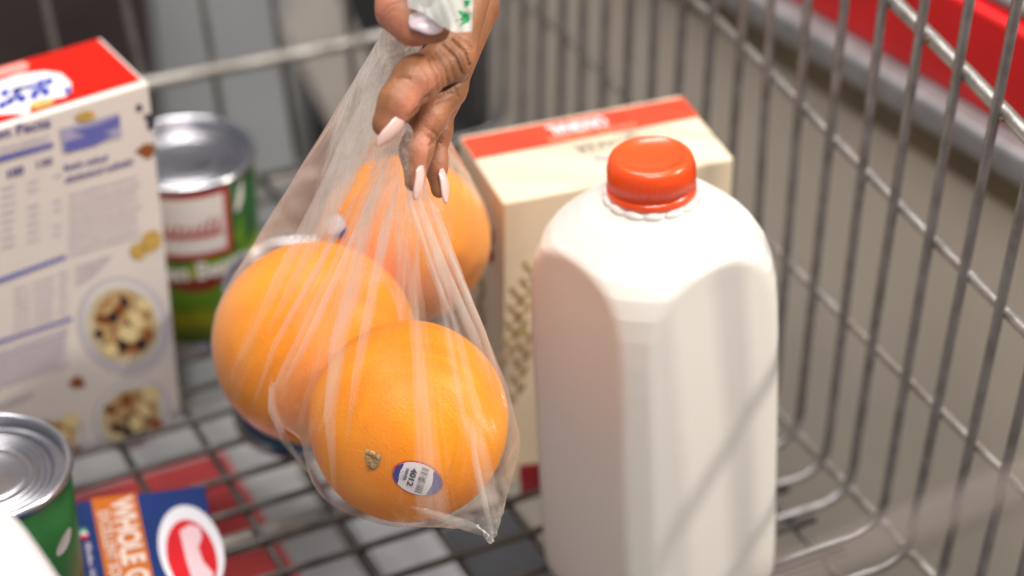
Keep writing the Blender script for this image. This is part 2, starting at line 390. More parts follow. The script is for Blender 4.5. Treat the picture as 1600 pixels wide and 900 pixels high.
for i in range(8):
    y = 292+i*13
    P += words((2, y+6), (22, y), 6, 40+i, down=dn)
    if i != 2: P += words((44, y-4), (60, y-9), 5.5, 60+i, down=dn)
    if i in (0, 3, 4, 6, 7): P += words((84, y-14), (95, y-17), 5, 80+i, down=dn)
for i in range(7):
    y = 455+i*12
    P += words((22, y), (46, y-8), 6, 90+i, down=dn); P += words((52, y-10), (84, y-21), 6, 100+i, down=dn); P += words((92, y-24), (106, y-29), 6, 120+i, down=dn)
for i in range(7): P += words((-10, 555+i*9.5), (108-(i*3), 512+i*9.5), 5.5, 140+i, down=dn)
P += words((-6, 640), (52, 618), 9, 160, down=dn)
ff('fine_print', P, m_plight)
ff('fine_print', [[(-20, 560), (104, 516), (106, 572), (-20, 612)]], mat('print_grey', (.55, .49, .51), .5), .0003)
# right-hand column of the face
ff('printed_panel', [[(92, 202), (186, 176), (190, 214), (98, 240)]], mat('print_slate', (.36, .34, .50), .5), .0004)
ff('logo', [[(100, 222), (125, 214), (160, 206), (176, 208), (150, 226), (103, 238)], [(112, 204), (150, 194), (186, 180), (186, 196), (140, 212)]], m_blue, .0007)
ff('logo', [ell(133, 181, 16, 8, -10)], m_gold, .0007)
P = words((100, 267), (168, 250), 11, 1, .3, dn)+words((102, 286), (205, 257), 11, 2, .3, dn)
ff('lettering', P, m_purp)
P = []
for i in range(9): P += words((108, 308+i*11.5), (216+4*math.sin(i*2), 278+i*11.5), 6, 200+i, down=dn)
for i in range(4): P += words((118, 420+i*9), (172-8*i, 403+i*9), 6, 220+i, down=dn)
ff('fine_print', P, m_plight)
ff('picture', [ell(217, 168, 5, 6)]+[ell(236, 190, 6, 13, 10), ell(230, 182, 5, 5)], m_navy)
ff('picture', [[(211, 236), (225, 224), (240, 224), (241, 238), (232, 248), (222, 243)], [(106, 600), (118, 586), (128, 590), (133, 602), (118, 606)]], m_brn)
ff('picture', [ell(236, 376, 15, 18, 30), ell(216, 392, 13, 13, 30)], m_gold)
for i, (ex, ey, ea, eb, er) in enumerate(((193, 508, 70, 78, -28), (205, 648, 66, 52, -35), (80, 690, 58, 40, -30))):
    ff('picture', [ell(ex, ey, ea, eb, er)], m_bowl, .0004)
    ff('picture', [ell(ex-2, ey-4, ea*.86, eb*.86, er)], m_pwhite, .0006)
    ff('picture', [ell(ex-2, ey-1, ea*.80, eb*.78, er)], mat('print_milk', (.62, .53, .36), .5, var=.2, vscale=100), .0008)
    ff('picture', [ell(ex, ey-3, ea*.64, eb*.66, er)], m_tan, .0010)
    rr = random.Random(i+5); 
    sp = [(-18, -14), (-2, 30), (-40, 12), (26, 28), (0, -38), (10, -2)] if i == 0 else [(0, 10), (14, 20), (-20, 22), (20, -8), (-4, 30), (6, 16)]
    ff('picture', [ell(ex+x, ey+y, rr.uniform(7, 11)*(1.5 if i == 1 else 1), rr.uniform(6, 10), rr.uniform(0, 90), 12) for x, y in sp], m_dk, .0012)
    ff('picture', [ell(ex+x, ey+y, rr.uniform(8, 14), rr.uniform(7, 11), rr.uniform(0, 90), 12) for x, y in ((-8, -24), (38, 14), (-10, 34), (-34, -10), (12, 30))], m_brn, .0011)
    ff('picture', [ell(ex+x, ey+y, rr.uniform(10, 16), rr.uniform(8, 13), rr.uniform(0, 90), 12) for x, y in ((18, -10), (-22, 38), (6, 12), (30, -34))], mat('print_flake', (.72, .58, .30), .5), .0013)

# ------------------------------------------------------------------ tins
m_tin = mat('tin_plate', (.62, .62, .66), .22, metal=1.0, var=.15, vscale=60)
m_tinlid = mat('tin_lid', (.40, .39, .42), .28, metal=1.0, var=.2, vscale=50)
def lathe(name, prof, c, m, parent, seg=64):
    V = []; F = []
    for r_, z in prof:
        for k in range(seg): V.append(Vector(c)+Vector((r_*math.cos(2*math.pi*k/seg), r_*math.sin(2*math.pi*k/seg), z)))
    for i in range(len(prof)-1):
        for k in range(seg): F.append((i*seg+k, i*seg+(k+1) % seg, (i+1)*seg+(k+1) % seg, (i+1)*seg+k))
    if prof[-1][0] < .002: F.append(tuple((len(prof)-1)*seg+k for k in range(seg)))
    return mesh(name, V, F, m, parent)
def arc(cr, cz, r, a0, a1, n=6): return [(cr+r*math.cos(math.radians(a0+(a1-a0)*i/n)), cz+r*math.sin(math.radians(a0+(a1-a0)*i/n))) for i in range(n+1)]
def tin(c, R, H, label_mat, label, name='tin_can', shoulder=.006):
    t = empty(name, (c.x, c.y, .0015), label, 'can')
    b = Vector((c.x, c.y, .0015))
    body = [(0.001, .003), (R-.004, .003)]+arc(R-.0005, .0022, .0016, 180, 380)+[(R-.0012, .0052), (R-.0012, H-.0052)]
    lathe('body', body, b, m_tin, t)
    rim = [(R-.0012, H-.0052)]+arc(R-.0006, H-.0020, .0018, -60, 180, 10)+[(R-.0026, H-.0062)]
    lathe('rim', rim, b, m_tin, t)
    lid = [(R-.0026, H-.0062), (R-.0040, H-.0068), (R-.0075, H-.0066)]
    for q in (.0095, .0125, .0155): lid += [(R-q+.0009, H-.0062), (R-q, H-.0052), (R-q-.0009, H-.0062), (R-q-.0013, H-.0066)]
    lid += [(R-.0200, H-.0066), (R-.0212, H-.0058), (R-.0222, H-.0062), (.001, H-.0060)]
    lathe('lid', lid, b, m_tinlid, t)
    lathe('paper_label', [(R-.0008, .0065), (R-.0007, .0066), (R-.0007, H-shoulder-.0001), (R-.0009, H-shoulder)], b, label_mat, t)
    return t, b
def wrap(name, polys, b, R, ang0, m, parent, off):
    """flat print bent round a tin: polys in metres (arc length, height)"""
    V = []; F = []
    for P in polys:
        base = len(V); n = 0; Q = []
        for i in range(len(P)):
            p, q = P[i], P[(i+1) % len(P)]
            st = max(1, int(abs(p[0]-q[0])/.003))
            for s in range(st): Q.append((p[0]+(q[0]-p[0])*s/st, p[1]+(q[1]-p[1])*s/st))
        for x, z in Q:
            a_ = ang0+x/R; V.append(b+Vector(((R-.0007+off)*math.cos(a_), (R-.0007+off)*math.sin(a_), z)))
        F.append(tuple(range(base, len(V))))
    return mesh(name, V, F, m, parent, False)
def wrap_text(name, body, x0, x1, z, h, b, R, ang0, m, parent, off, slope=0., bold=.02):
    V, F = text_mesh(body, bold); a0, a1 = V[:, 0].min(), V[:, 0].max(); P = []
    for v in V:
        x = x0+(x1-x0)*(v[0]-a0)/(a1-a0); zz = z+h*v[1]/.7+slope*(x-x0); a_ = ang0+x/R
        P.append(b+Vector(((R-.0007+off)*math.cos(a_), (R-.0007+off)*math.sin(a_), zz)))
    return mesh(name, P, F, m, parent, False)
def strip(x0, x1, z0, z1, n=16):      # a rectangle cut into narrow quads so that it bends
    return [[(x0+(x1-x0)*i/n, z0), (x0+(x1-x0)*(i+1)/n, z0), (x0+(x1-x0)*(i+1)/n, z1), (x0+(x1-x0)*i/n, z1)] for i in range(n)]
def label_mat(name, stops, noise=.006, nscale=60):
    m = bpy.data.materials.new(name); m.use_nodes = True; nt = m.node_tree; b = nt.nodes['Principled BSDF']; b.inputs['Roughness'].default_value = .35
    tc = nt.nodes.new('ShaderNodeTexCoord'); sx = nt.nodes.new('ShaderNodeSeparateXYZ'); nt.links.new(tc.outputs['Object'], sx.inputs[0])
    nz = nt.nodes.new('ShaderNodeTexNoise'); nz.inputs['Scale'].default_value = nscale; nt.links.new(tc.outputs['Object'], nz.inputs['Vector'])
    ma = nt.nodes.new('ShaderNodeMath'); ma.operation = 'MULTIPLY_ADD'; ma.inputs[1].default_value = noise*2; nt.links.new(nz.outputs['Fac'], ma.inputs[0]); nt.links.new(sx.outputs[2], ma.inputs[2])
    mr = nt.nodes.new('ShaderNodeMapRange'); mr.inputs[1].default_value = noise; mr.inputs[2].default_value = .115+noise; nt.links.new(ma.outputs[0], mr.inputs[0])
    cr = nt.nodes.new('ShaderNodeValToRGB'); e = cr.color_ramp.elements
    while len(e) > 1: e.remove(e[-1])
    e[0].position = stops[0][0]; e[0].color = (*stops[0][1], 1)
    for p, c in stops[1:]:
        x = e.new(p); x.color = (*c, 1)
    nt.links.new(mr.outputs[0], cr.inputs[0]); nt.links.new(cr.outputs[0], b.inputs['Base Color']); return m
G1, G2, G3 = (.012, .07, .02), (.09, .20, .01), (.30, .33, .01)
lm1 = label_mat('green_bean_label', [(0, (.03, .10, .01)), (.12, G2), (.2, G3), (.28, G2), (.36, (.10, .24, .015)), (.395, (.17, .02, .01)), (.44, (.17, .02, .01)), (.455, G3), (.52, G2), (.56, G1), (1, G1)])
pc = on_z(288, 241, .107); pc.z = 0
R1 = .0375
t1, b1 = tin(pc, R1, .108, lm1, 'green vegetable tin standing between cereal box and trolley front')
ca = math.atan2(-pc.y, -pc.x)            # the side that faces the camera
m_wlab = mat('label_white', (.70, .66, .62), .4); m_rlab = mat('label_red', (.40, .012, .012), .4)
wrap('label_panel', strip(-.034, .0225, .062, .103), b1, R1, ca, m_rlab, t1, .0004)
wrap('label_panel', strip(-.031, .0190, .0655, .1002), b1, R1, ca, m_wlab, t1, .0007)
rr = random.Random(4); sq = []
x = -.026
while x < .013:
    h = rr.uniform(.008, .012) if x > -.02 else .016
    sq.append([(x, .075), (x+.0016, .075), (x+.003, .075+h), (x+.0012, .075+h)]); sq.append([(x+.0008, .0745), (x+.0042, .0765), (x+.0042, .079), (x+.0006, .0765)]); x += .0043
wrap('label_script', sq, b1, R1, ca, m_rlab, t1, .0010)
wrap_text('lettering', 'Green Beans', -.036, .030, .0475, .0105, b1, R1, ca, m_wlab, t1, .0006, .05, .03)
wrap('label_leaf', [[(.024, .070), (.031, .083), (.033, .068), (.029, .056)]], b1, R1, ca, mat('label_leaf', (.10, .22, .01), .4), t1, .0005)
wrap('label_leaf', [[(.026, .085), (.029, .095), (.034, .102), (.033, .090), (.029, .084)]], b1, R1, ca, m_wlab, t1, .0005)

pc2 = on_z(466, 440, .088); pc2.z = 0
lm2 = label_mat('blue_label', [(0, (.02, .16, .22)), (.1, (.02, .18, .25)), (.16, (.008, .02, .22)), (1, (.010, .025, .20))], .001)
t2, b2 = tin(pc2, .0375, .089, lm2, 'short blue labelled tin half hidden behind the bag of oranges')
wrap('label_panel', strip(-.05, -.012, .030, .070), b2, .0375, math.atan2(-pc2.y, -pc2.x), m_wlab, t2, .0005)

pc3 = on_z(-24, 733, .11); pc3.z = 0
lm3 = label_mat('leaf_green_label', [(0, (.02, .09, .015)), (.4, (.012, .10, .02)), (.62, (.02, .14, .03)), (1, (.012, .085, .02))], .02, 45)
t3, b3 = tin(pc3, .0378, .111, lm3, 'green labelled tin with shiny ridged lid beside the blue pasta box')
wrap('label_oval', [[(.0335+.0065*math.cos(a_), .079+.0040*math.sin(a_)+.35*.0065*math.cos(a_)) for a_ in [2*math.pi*i/24 for i in range(24)]]], b3, .0378, math.atan2(-pc3.y, -pc3.x), m_wlab, t3, .0005)

# ------------------------------------------------------------------ pasta box lying on the floor
PZ = .034
m_pb = mat('pasta_blue', (.003, .022, .125), .45, spec=.2, var=.15, vscale=30); m_po = mat('pasta_orange', (.46, .115, .008), .45, spec=.2, var=.1, vscale=30)
m_prd = mat('pasta_red', (.50, .006, .012), .45, spec=.2, var=.1, vscale=50); m_ppk = mat('pasta_pink', (.60, .40, .44), .45); m_pw = mat('pasta_white', (.60, .58, .63), .4); m_ppe = mat('pasta_peach', (.62, .48, .42), .4)
A, B, D = on_z(118, 783, PZ), on_z(320, 757, PZ), on_z(352, 905, PZ)
ux = (B-A); uy = (D-B); uy -= ux.normalized()*uy.dot(ux.normalized()); uy = uy.normalized()*.262
pas = empty('pasta_box', (A+ux*.5+uy*.5)*1.0-Vector((0, 0, PZ-.0015)), 'blue pasta box with orange band and red oval lying on wires', 'pasta box')
boxmesh('carton', A+Vector((0, 0, .0015-PZ)), ux, uy, Vector((0, 0, PZ-.0015)), m_pb, pas, .0011)
po, pn = A, Vector((0, 0, 1))
pp = lambda nm, P, m, of: poly_px(nm, P, po, pn, of, m, pas)
pp('orange_band', [[(142, 780.5), (212, 771.5), (252, 960), (178, 972)]], m_po, .0004)
text_on('lettering', 'WHOLE GRAIN', (173, 783), (215, 985), (205, 776), po, pn, .0008, m_ppe, pas, .045)
P = []
text_on('lettering', 'EXCELLENT SOURCE OF FIBER', (153, 802), (196, 1010), (170, 799), po, pn, .0008, m_ppe, pas, .02)
pp('logo', [ell(299, 862, 50, 73, -16)], m_pw, .0004)
pp('logo', [ell(300, 872, 38, 60, -16)], m_prd, .0007)
pp('logo', [[(281, 832), (296, 822), (312, 826), (316, 842), (310, 858), (318, 880), (334, 898), (330, 918), (312, 925), (300, 905), (292, 880), (286, 855)]], m_ppk, .0010)
pp('flag_dot', [ell(130.5, 831, 6, 5)], mat('print_green', (.02, .28, .12), .4), .0004)
pp('flag_dot', [ell(131.5, 836, 6, 4.5)], m_pw, .0006)
pp('flag_dot', [ell(132.5, 841, 5.5, 4)], m_prd, .0008)
pp('fine_print', words((133, 850), (152, 960), 9, 5, down=(-1, .1)), m_plight, .0005)

# ------------------------------------------------------------------ oatmeal carton behind the milk
QH = .172
m_oat = mat('oat_card', (.74, .62, .46), .5, var=.08, vscale=25); m_oatc = mat('oat_orange_red', (.66, .06, .02), .42, var=.15, vscale=20)
qa = on_z(716, 213, QH); qb = on_z(1064, 148, QH); qx = (qb-qa); qn = Vector((-qx.y, qx.x, 0)).normalized(); qd = on_z(787, 318, QH)
dep = (qa-qd).dot(qn)
oat = empty('oatmeal_box', (qa+qx*.5-qn*dep*.5).xy.to_3d()+Vector((0, 0, .0015)), 'cream oatmeal carton with orange red stripe on top behind the milk', 'carton')
boxmesh('carton', Vector((qa.x, qa.y, .0015)), qx, -qn*dep, Vector((0, 0, QH-.0015)), m_oat, oat, .0014)
qo = Vector((qa.x, qa.y, QH)); zt = Vector((0, 0, 1))
def qpt(a_, b_): return qa+qx*a_-qn*dep*b_
mesh('printed_band', [qpt(.004, .05)+zt*.0004, qpt(.996, .05)+zt*.0004, qpt(.996, .36)+zt*.0004, qpt(.004, .36)+zt*.0004], [(3, 2, 1, 0)], m_oatc, oat, False)
def qtext(body, a0, a1, b0, h, m, bold=.03):       # print is upside down to the camera: baseline runs right to left, letters grow toward the front
    V, F = text_mesh(body, bold); x0, x1 = V[:, 0].min(), V[:, 0].max()
    P = [qpt(a1-(a1-a0)*(v[0]-x0)/(x1-x0), b0+h*v[1]/.7)+zt*.0009 for v in V]
    mesh('lettering', P, F, m, oat, False)
qtext('ORIGINAL', .36, .62, .12, .13, m_pwhite, .06)
qtext('INSTANT OATMEAL', .33, .72, .285, .055, mat('print_peach', (.80, .40, .22), .5), .02)
qtext('QUAKER', .415, .70, .43, .13, mat('print_sepia', (.22, .19, .16), .5), -.005)
V = [qpt(.46+.30*i/12, .64+.10*math.sin(math.pi*i/12)) for i in range(13)]; V2 = [v+(-qn)*.0014 for v in V]
mesh('printed_rule', [v+zt*.0009 for v in V+V2], [(i, i+1, 14+i, 13+i) for i in range(12)], m_blue, oat, False)
# wheat ears and a dark red block on the side that faces the oranges
so = Vector((qa.x, qa.y, 0)); sn = -qx.normalized(); 
lo_ = Vector((qd.x, qd.y, 0)); ln_ = -qn
m_wheat = mat('print_wheat', (.50, .36, .16), .5, var=.4, vscale=200); m_dred = mat('print_dark_red', (.28, .008, .02), .5)
P = []
for k, (x0, y0) in enumerate(((792, 560), (806, 620), (812, 520))):
    for i in range(9):
        P.append(ell(x0+i*2.2+(6 if i % 2 else -6), y0-i*13, 4, 11, 30 if i % 2 else -35, 10))
poly_px('picture', P, lo_, ln_, .0005, m_wheat, oat)
poly_px('printed_block', [[(812, 726), (850, 722), (850, 768), (813, 772)]], lo_, ln_, .0005, m_dred, oat)
poly_px('picture', [ell(766, 372, 6, 14, 10), ell(768, 400, 5, 9, 0)], so, sn, .0005, m_dred, oat)
poly_px('picture', [ell(752, 440+i*22, 5, 12, 25 if i % 2 else -25, 10) for i in range(8)], so, sn, .0005, m_wheat, oat)

# ------------------------------------------------------------------ milk jug
m_jug = mat('milk_white', (.80, .765, .715), .34, sss=.35, sssr=(1, .85, .7), sscale=.008, bump=.03, bscale=60, spec=.4)
m_cap = mat('orange_cap', (.90, .080, .010), .28, sss=.1, sssr=(1, .2, .05), sscale=.003, coat=.2)
jug = empty('milk_jug', (0, 0, 0), 'white plastic milk jug with orange screw cap', 'milk jug')
jug.location = on_z(1030, 908, 0); jug.location.z = .0015
jt = W(1017, 241, 1.017)
jax = (jt-jug.location); JH = jax.length; jax.normalize()
JQ = Vector((0, 0, 1)).rotation_difference(jax).to_matrix()
dome = [(.0, .0195), (.0195, .0205)]
prof = [(0, .046), (.002, .050), (.006, .0535), (.012, .0552), (.03, .0556), (.10, .0558), (.150, .0556), (.165, .0552), (.178, .0543), (.188, .0524), (.196, .0490), (.2015, .0448), (.2055, .0400), (.2085, .0365), (.2105, .0340), (.2117, .0325), (.2126, .0318), (.2136, .0300), (.2152, .0275), (.2168, .0250), (.2180, .0232), (.2188, .0219), (.2194, .0208), (.2206, .0200), (.2222, .0180), (.232, .0172)]
kz_ = JH/.240
zs = np.array([p[0]*kz_ for p in prof]); rs = np.array([p[1] for p in prof])
zz = np.unique(np.concatenate([np.linspace(0, .15*kz_, 60), np.linspace(.15*kz_, zs[-1], 120)]))
# smooth the profile a little
RR = np.interp(zz, zs, rs)
NA = 288; V = []; F = []
th0 = math.radians(-90+35)       # one wide panel faces 35 degrees right of the camera
for i, z in enumerate(zz):
    Rz = RR[i]; dd = .0438+.0012*math.sin(math.pi*min(1, z/(.19*kz_)))-.0008
    if z < .012: dd -= .004*(1-z/.012)**2
    for k in range(NA):
        th = 2*math.pi*k/NA; q = ((th-th0+math.pi/4) % (math.pi/2))-math.pi/4
        fl_ = dd/max(.5, math.cos(q)); kk = .0026
        h = max(kk-abs(fl_-Rz), 0)/kk; r_ = min(fl_, Rz)-h*h*kk*.25
        V.append(jug.location+JQ @ Vector((r_*math.cos(th), r_*math.sin(th), z)))
for i in range(len(zz)-1):
    for k in range(NA): F.append((i*NA+k, i*NA+(k+1) % NA, (i+1)*NA+(k+1) % NA, (i+1)*NA+k))
F.append(tuple(range(NA))[::-1])
jb = mesh('bottle_body', V, F, m_jug, jug)
# neck ring with ratchet lugs
def jl(p): return jug.location+JQ @ Vector(p)
def jlathe(name, prof, m, seg=96, rib=None, parent=jug):
    V = []; F = []
    for r_, z, rb in prof:
        for k in range(seg):
            q = r_+(rb*(1 if k % 4 < 2 else -1) if rb else 0); a_ = 2*math.pi*k/seg; V.append(jl((q*math.cos(a_), q*math.sin(a_), z)))
    for i in range(len(prof)-1):
        for k in range(seg): F.append((i*seg+k, i*seg+(k+1) % seg, (i+1)*seg+(k+1) % seg, (i+1)*seg+k))
    F.append(tuple((len(prof)-1)*seg+k for k in range(seg)))
    return mesh(name, V, F, m, parent)
zt_ = JH
ring = jlathe('neck_ring', [(.0190, zt_-.0230, 0), (.0200, zt_-.0225, 0), (.0202, zt_-.0205, 0), (.0198, zt_-.0192, 0), (.0180, zt_-.0186, 0)], m_jug)
for k in range(14):
    a_ = 2*math.pi*(k+.5)/14; bm = bmesh.new(); bmesh.ops.create_icosphere(bm, subdivisions=3, radius=1, matrix=Matrix.Translation(jl((.0199*math.cos(a_), .0199*math.sin(a_), zt_-.0199))) @ Matrix.Rotation(a_, 4, 'Z') @ Matrix.Diagonal((.0019, .0046, .0021, 1)))
    bm_mesh('ratchet_lug', bm, m_jug, jug, True)
cap = jlathe('cap', [(.0150, zt_-.0180, 0), (.0192, zt_-.0180, 0), (.01960, zt_-.0176, 0), (.01965, zt_-.0152, 0), (.0194, zt_-.0147, 0), (.01840, zt_-.0145, 0), (.01840, zt_-.0140, 0), (.0190, zt_-.0137, .00035), (.0190, zt_-.0060, .00035), (.01885, zt_-.0046, 0), (.0186, zt_-.0030, 0), (.0180, zt_-.0016, 0), (.0171, zt_-.0006, 0), (.0160, zt_-.00015, 0), (.0150, zt_-.00005, 0), (.0148, zt_-.0003, 0), (.006, zt_-.0004, 0), (.0006, zt_-.0004, 0)], m_cap, 336)
jbv = bvh_of(jb)
m_ink = mat('ink', (.22, .21, .22), .6)
def ink_dots(name, pts, rad, bv, m, parent, off=.0003):
    V = []; F = []
    for x, y in pts:
        p, n = hit(bv, x, y)
        if p is None: continue
        if n.dot(FW) > 0: n = -n
        u = n.orthogonal().normalized(); w = n.cross(u); b = len(V)
        for k in range(8): V.append(p+n*off+(u*math.cos(k*math.pi/4)+w*math.sin(k*math.pi/4))*rad)
        F.append(tuple(range(b, b+8)))
    return mesh(name, V, F, m, parent, False)
G = {'1': ['01', '11', '01', '01', '01'], '0': ['111', '101', '101', '101', '111'], '8': ['111', '101', '111', '101', '111'], '9': ['111', '101', '111', '001', '111'], ':': ['0', '1', '0', '1', '0']}
pts = []
def dotline(txt, x0, y0, dx, dy, ux_, uy_):
    x, y = x0, y0
    for ch in txt:
        g = G[ch]
        for r_ in range(5):
            for c_ in range(len(g[0])):
                if g[r_][c_] == '1' and random.random() > .2: pts.append((x+dx*c_+ux_*r_, y+dy*c_+uy_*r_))
        x += dx*(len(g[0])+1); y += dy*(len(g[0])+1)
dotline('0180', 1128, 318, 1.3, 2.9, 2.6, 1.4); dotline('98:11', 1141, 338, .35, 2.7, 2.9, .35)
ink_dots('date_code', pts, .00024, jbv, m_ink, jug)
ink_dots('date_code', [(1143.5, 352.5)], .0005, jbv, m_navy, jug)

# ------------------------------------------------------------------ oranges
def orange_mat():
    m = bpy.data.materials.new('orange_peel'); m.use_nodes = True; nt = m.node_tree; b = nt.nodes['Principled BSDF']
    tc = nt.nodes.new('ShaderNodeTexCoord')
    n = nt.nodes.new('ShaderNodeTexNoise'); n.inputs['Scale'].default_value = 35; n.inputs['Detail'].default_value = 6; nt.links.new(tc.outputs['Object'], n.inputs['Vector'])
    cr = nt.nodes.new('ShaderNodeValToRGB'); cr.color_ramp.elements[0].position = .3; cr.color_ramp.elements[0].color = (.88, .245, .001, 1); cr.color_ramp.elements[1].position = .7; cr.color_ramp.elements[1].color = (.95, .335, .0015, 1)
    nt.links.new(n.outputs['Fac'], cr.inputs[0]); nt.links.new(cr.outputs[0], b.inputs['Base Color'])
    b.inputs['Roughness'].default_value = .45; b.inputs['Specular IOR Level'].default_value = .3; b.inputs['Subsurface Weight'].default_value = .25; b.inputs['Subsurface Radius'].default_value = (1, .45, .08); b.inputs['Subsurface Scale'].default_value = .004
    v = nt.nodes.new('ShaderNodeTexVoronoi'); v.inputs['Scale'].default_value = 900; v.feature = 'SMOOTH_F1'; nt.links.new(tc.outputs['Object'], v.inputs['Vector'])
    n2 = nt.nodes.new('ShaderNodeTexNoise'); n2.inputs['Scale'].default_value = 150; nt.links.new(tc.outputs['Object'], n2.inputs['Vector'])
    ad = nt.nodes.new('ShaderNodeMath'); ad.operation = 'ADD'; nt.links.new(v.outputs['Distance'], ad.inputs[0]); nt.links.new(n2.outputs['Fac'], ad.inputs[1])
    bp = nt.nodes.new('ShaderNodeBump'); bp.inputs['Strength'].default_value = .22; bp.inputs['Distance'].default_value = .0006
    nt.links.new(ad.outputs[0], bp.inputs['Height']); nt.links.new(bp.outputs[0], b.inputs['Normal']); return m
m_or = orange_mat()
OR = {'a': (639, 659, .979, .0418), 'b': (492, 536, 1.046, .0448), 'c': (632, 372, 1.103, .0396)}
lab = {'a': 'orange with brown stem scar and barcode sticker at the bag front', 'b': 'orange in the left bulge of the plastic bag', 'c': 'orange high in the bag beside the oatmeal carton'}
orobs = {}
for k, (x, y, t, r_) in OR.items():
    c = W(x, y, t); bm = bmesh.new(); bmesh.ops.create_icosphere(bm, subdivisions=5, radius=r_)
    rn = random.Random(ord(k)); ax = Vector((rn.uniform(-1, 1), rn.uniform(-1, 1), rn.uniform(-1, 1))).normalized()
    for v in bm.verts:
        d = v.co.normalized(); q = d.dot(ax)
        v.co *= 1+.012*math.sin(3*d.x+2*d.y+ord(k))*math.cos(2.5*d.z)-.025*q*q
    me = bpy.data.meshes.new('peel'); bm.to_mesh(me); bm.free()
    root = empty('orange', c, lab[k], 'orange', 'oranges in the bag')
    ob = link('peel', me, m_or); ob.location = c; setparent(ob, root); orobs[k] = (root, ob, c)
def on_orange(k, x, y): return hit(bvs[k], x, y)
bvs = {k: bvh_of(v[1]) for k, v in orobs.items()}
def surf_poly(name, polys, bv, off, m, parent, dens=8):
    """pixel polygons laid on a curved surface"""
    V = []; F = []
    for P in polys:
        c = (sum(p[0] for p in P)/len(P), sum(p[1] for p in P)/len(P)); n = len(P); rings = []
        ok = True
        for q in range(dens+1):
            s = q/dens; rg = []
            for p in P:
                h_, nn = hit(bv, c[0]+(p[0]-c[0])*s, c[1]+(p[1]-c[1])*s)
                if h_ is None: ok = False; break
                if nn.dot(FW) > 0: nn = -nn
                rg.append(len(V)); V.append(h_+nn*off)
                if q == 0: break
            rings.append(rg)
            if not ok: break
        if not ok: continue
        for i in range(n): F.append((rings[0][0], rings[1][i], rings[1][(i+1) % n]))
        for q in range(1, dens):
            for i in range(n): F.append((rings[q][i], rings[q+1][i], rings[q+1][(i+1) % n], rings[q][(i+1) % n]))
    return mesh(name, V, F, m, parent, True)
def orient(P, cx, cy, rot):
    c, s = math.cos(math.radians(rot)), math.sin(math.radians(rot)); return [(cx+x*c-y*s, cy+x*s+y*c) for x, y in P]
def sticker(k, cx, cy, a_, b_, rot, full=True):
    root, ob, c = orobs[k]; bv = bvs[k]
    E = [(math.cos(2*math.pi*i/48)*a_, math.sin(2*math.pi*i/48)*b_) for i in range(48)]
    sw = mat('sticker_white', (.78, .72, .76), .4); sb = mat('sticker_blue', (.04, .035, .22), .4); sr = mat('sticker_red', (.62, .05, .06), .4); si = mat('sticker_ink', (.05, .05, .08), .5)
    st = surf_poly('sticker', [orient(E, cx, cy, rot)], bv, .00025, sr, root)
    surf_poly('sticker_face', [orient([(x*.94, y*.92) for x, y in E], cx, cy, rot)], bv, .00045, sw, st)
    def seg(x0, x1):
        xs = np.linspace(x0, x1, 9); u = [(x, -.90*b_*math.sqrt(max(0, 1-(x/a_/.95)**2))) for x in xs]; d = [(x, .90*b_*math.sqrt(max(0, 1-(x/a_/.95)**2))) for x in xs[::-1]]
        return u+d
    surf_poly('sticker_cap', [orient(seg(-.93*a_, -.66*a_), cx, cy, rot), orient(seg(.50*a_, .945*a_), cx, cy, rot)], bv, .00065, sb, st)
    if not full: return
    # bar code and lettering
    bars = []; r_ = random.Random(2); y = -.75*b_
    while y < .72*b_:
        w = r_.choice((.8, 1.0, 1.6)); lim = .46
        bars.append(orient([(.04*a_, y), (lim*a_*.70, y), (lim*a_*.70, y+w), (.04*a_, y+w)], cx, cy, rot)); y += w+r_.choice((.9, 1.3, 2.2))
    bars.append(orient([(.03*a_, -.16*b_), (.27*a_, -.16*b_), (.27*a_, .03*b_), (.03*a_, .03*b_)], cx, cy, rot))
    surf_poly('barcode', bars, bv, .00065, si, st, 2)
    for body, xb, y0, y1, h, m in (('4012', -.32, -.55, .52, .22, si), ('NAVEL', -.52, -.42, .34, .11, si), ('USA', -.70, -.26, .26, .14, sw)):
        V, F = text_mesh(body, .03); x0, x1 = V[:, 0].min(), V[:, 0].max(); P = []
        for v in V:      # text runs down the sticker, letters' tops to the right
            lx = xb*a_+h*a_*v[1]/.7*1.0; ly = b_*(y0+(y1-y0)*(v[0]-x0)/(x1-x0))
            px, py = orient([(lx, ly)], cx, cy, rot)[0]; h_, nn = hit(bv, px, py)
            if nn.dot(FW) > 0: nn = -nn
            P.append(h_+nn*.0009)
        mesh('lettering', P, F, m, st, False)
sticker('a', 652, 747, 41, 26, 18)
m_scar = mat('stem_scar', (.56, .36, .13), .8, var=.6, vscale=450, bump=.8, bscale=900, col2=(.22, .10, .03))
root, ob, c = orobs['a']
scar = [(570, 701), (582, 704), (593, 709), (598, 718), (592, 729), (583, 735), (574, 729), (570, 716)]
V = []; F = []
for q in range(5):
    for i, p in enumerate(scar):
        s = q/4; x = 583+(p[0]-583)*s; y = 717+(p[1]-717)*s; h_, nn = hit(bvs['a'], x, y); nn = nn if nn.dot(FW) < 0 else -nn
        V.append(h_+nn*(.0004+[-.0002, .0002, .0007, .0009, -.0003][q]*(1+.5*math.sin(i*2.3))))
F = [(q*8+i, (q+1)*8+i, (q+1)*8+(i+1) % 8, q*8+(i+1) % 8) for q in range(4) for i in range(8)]+[tuple(range(8))]
mesh('stem_scar', V, F, m_scar, root)

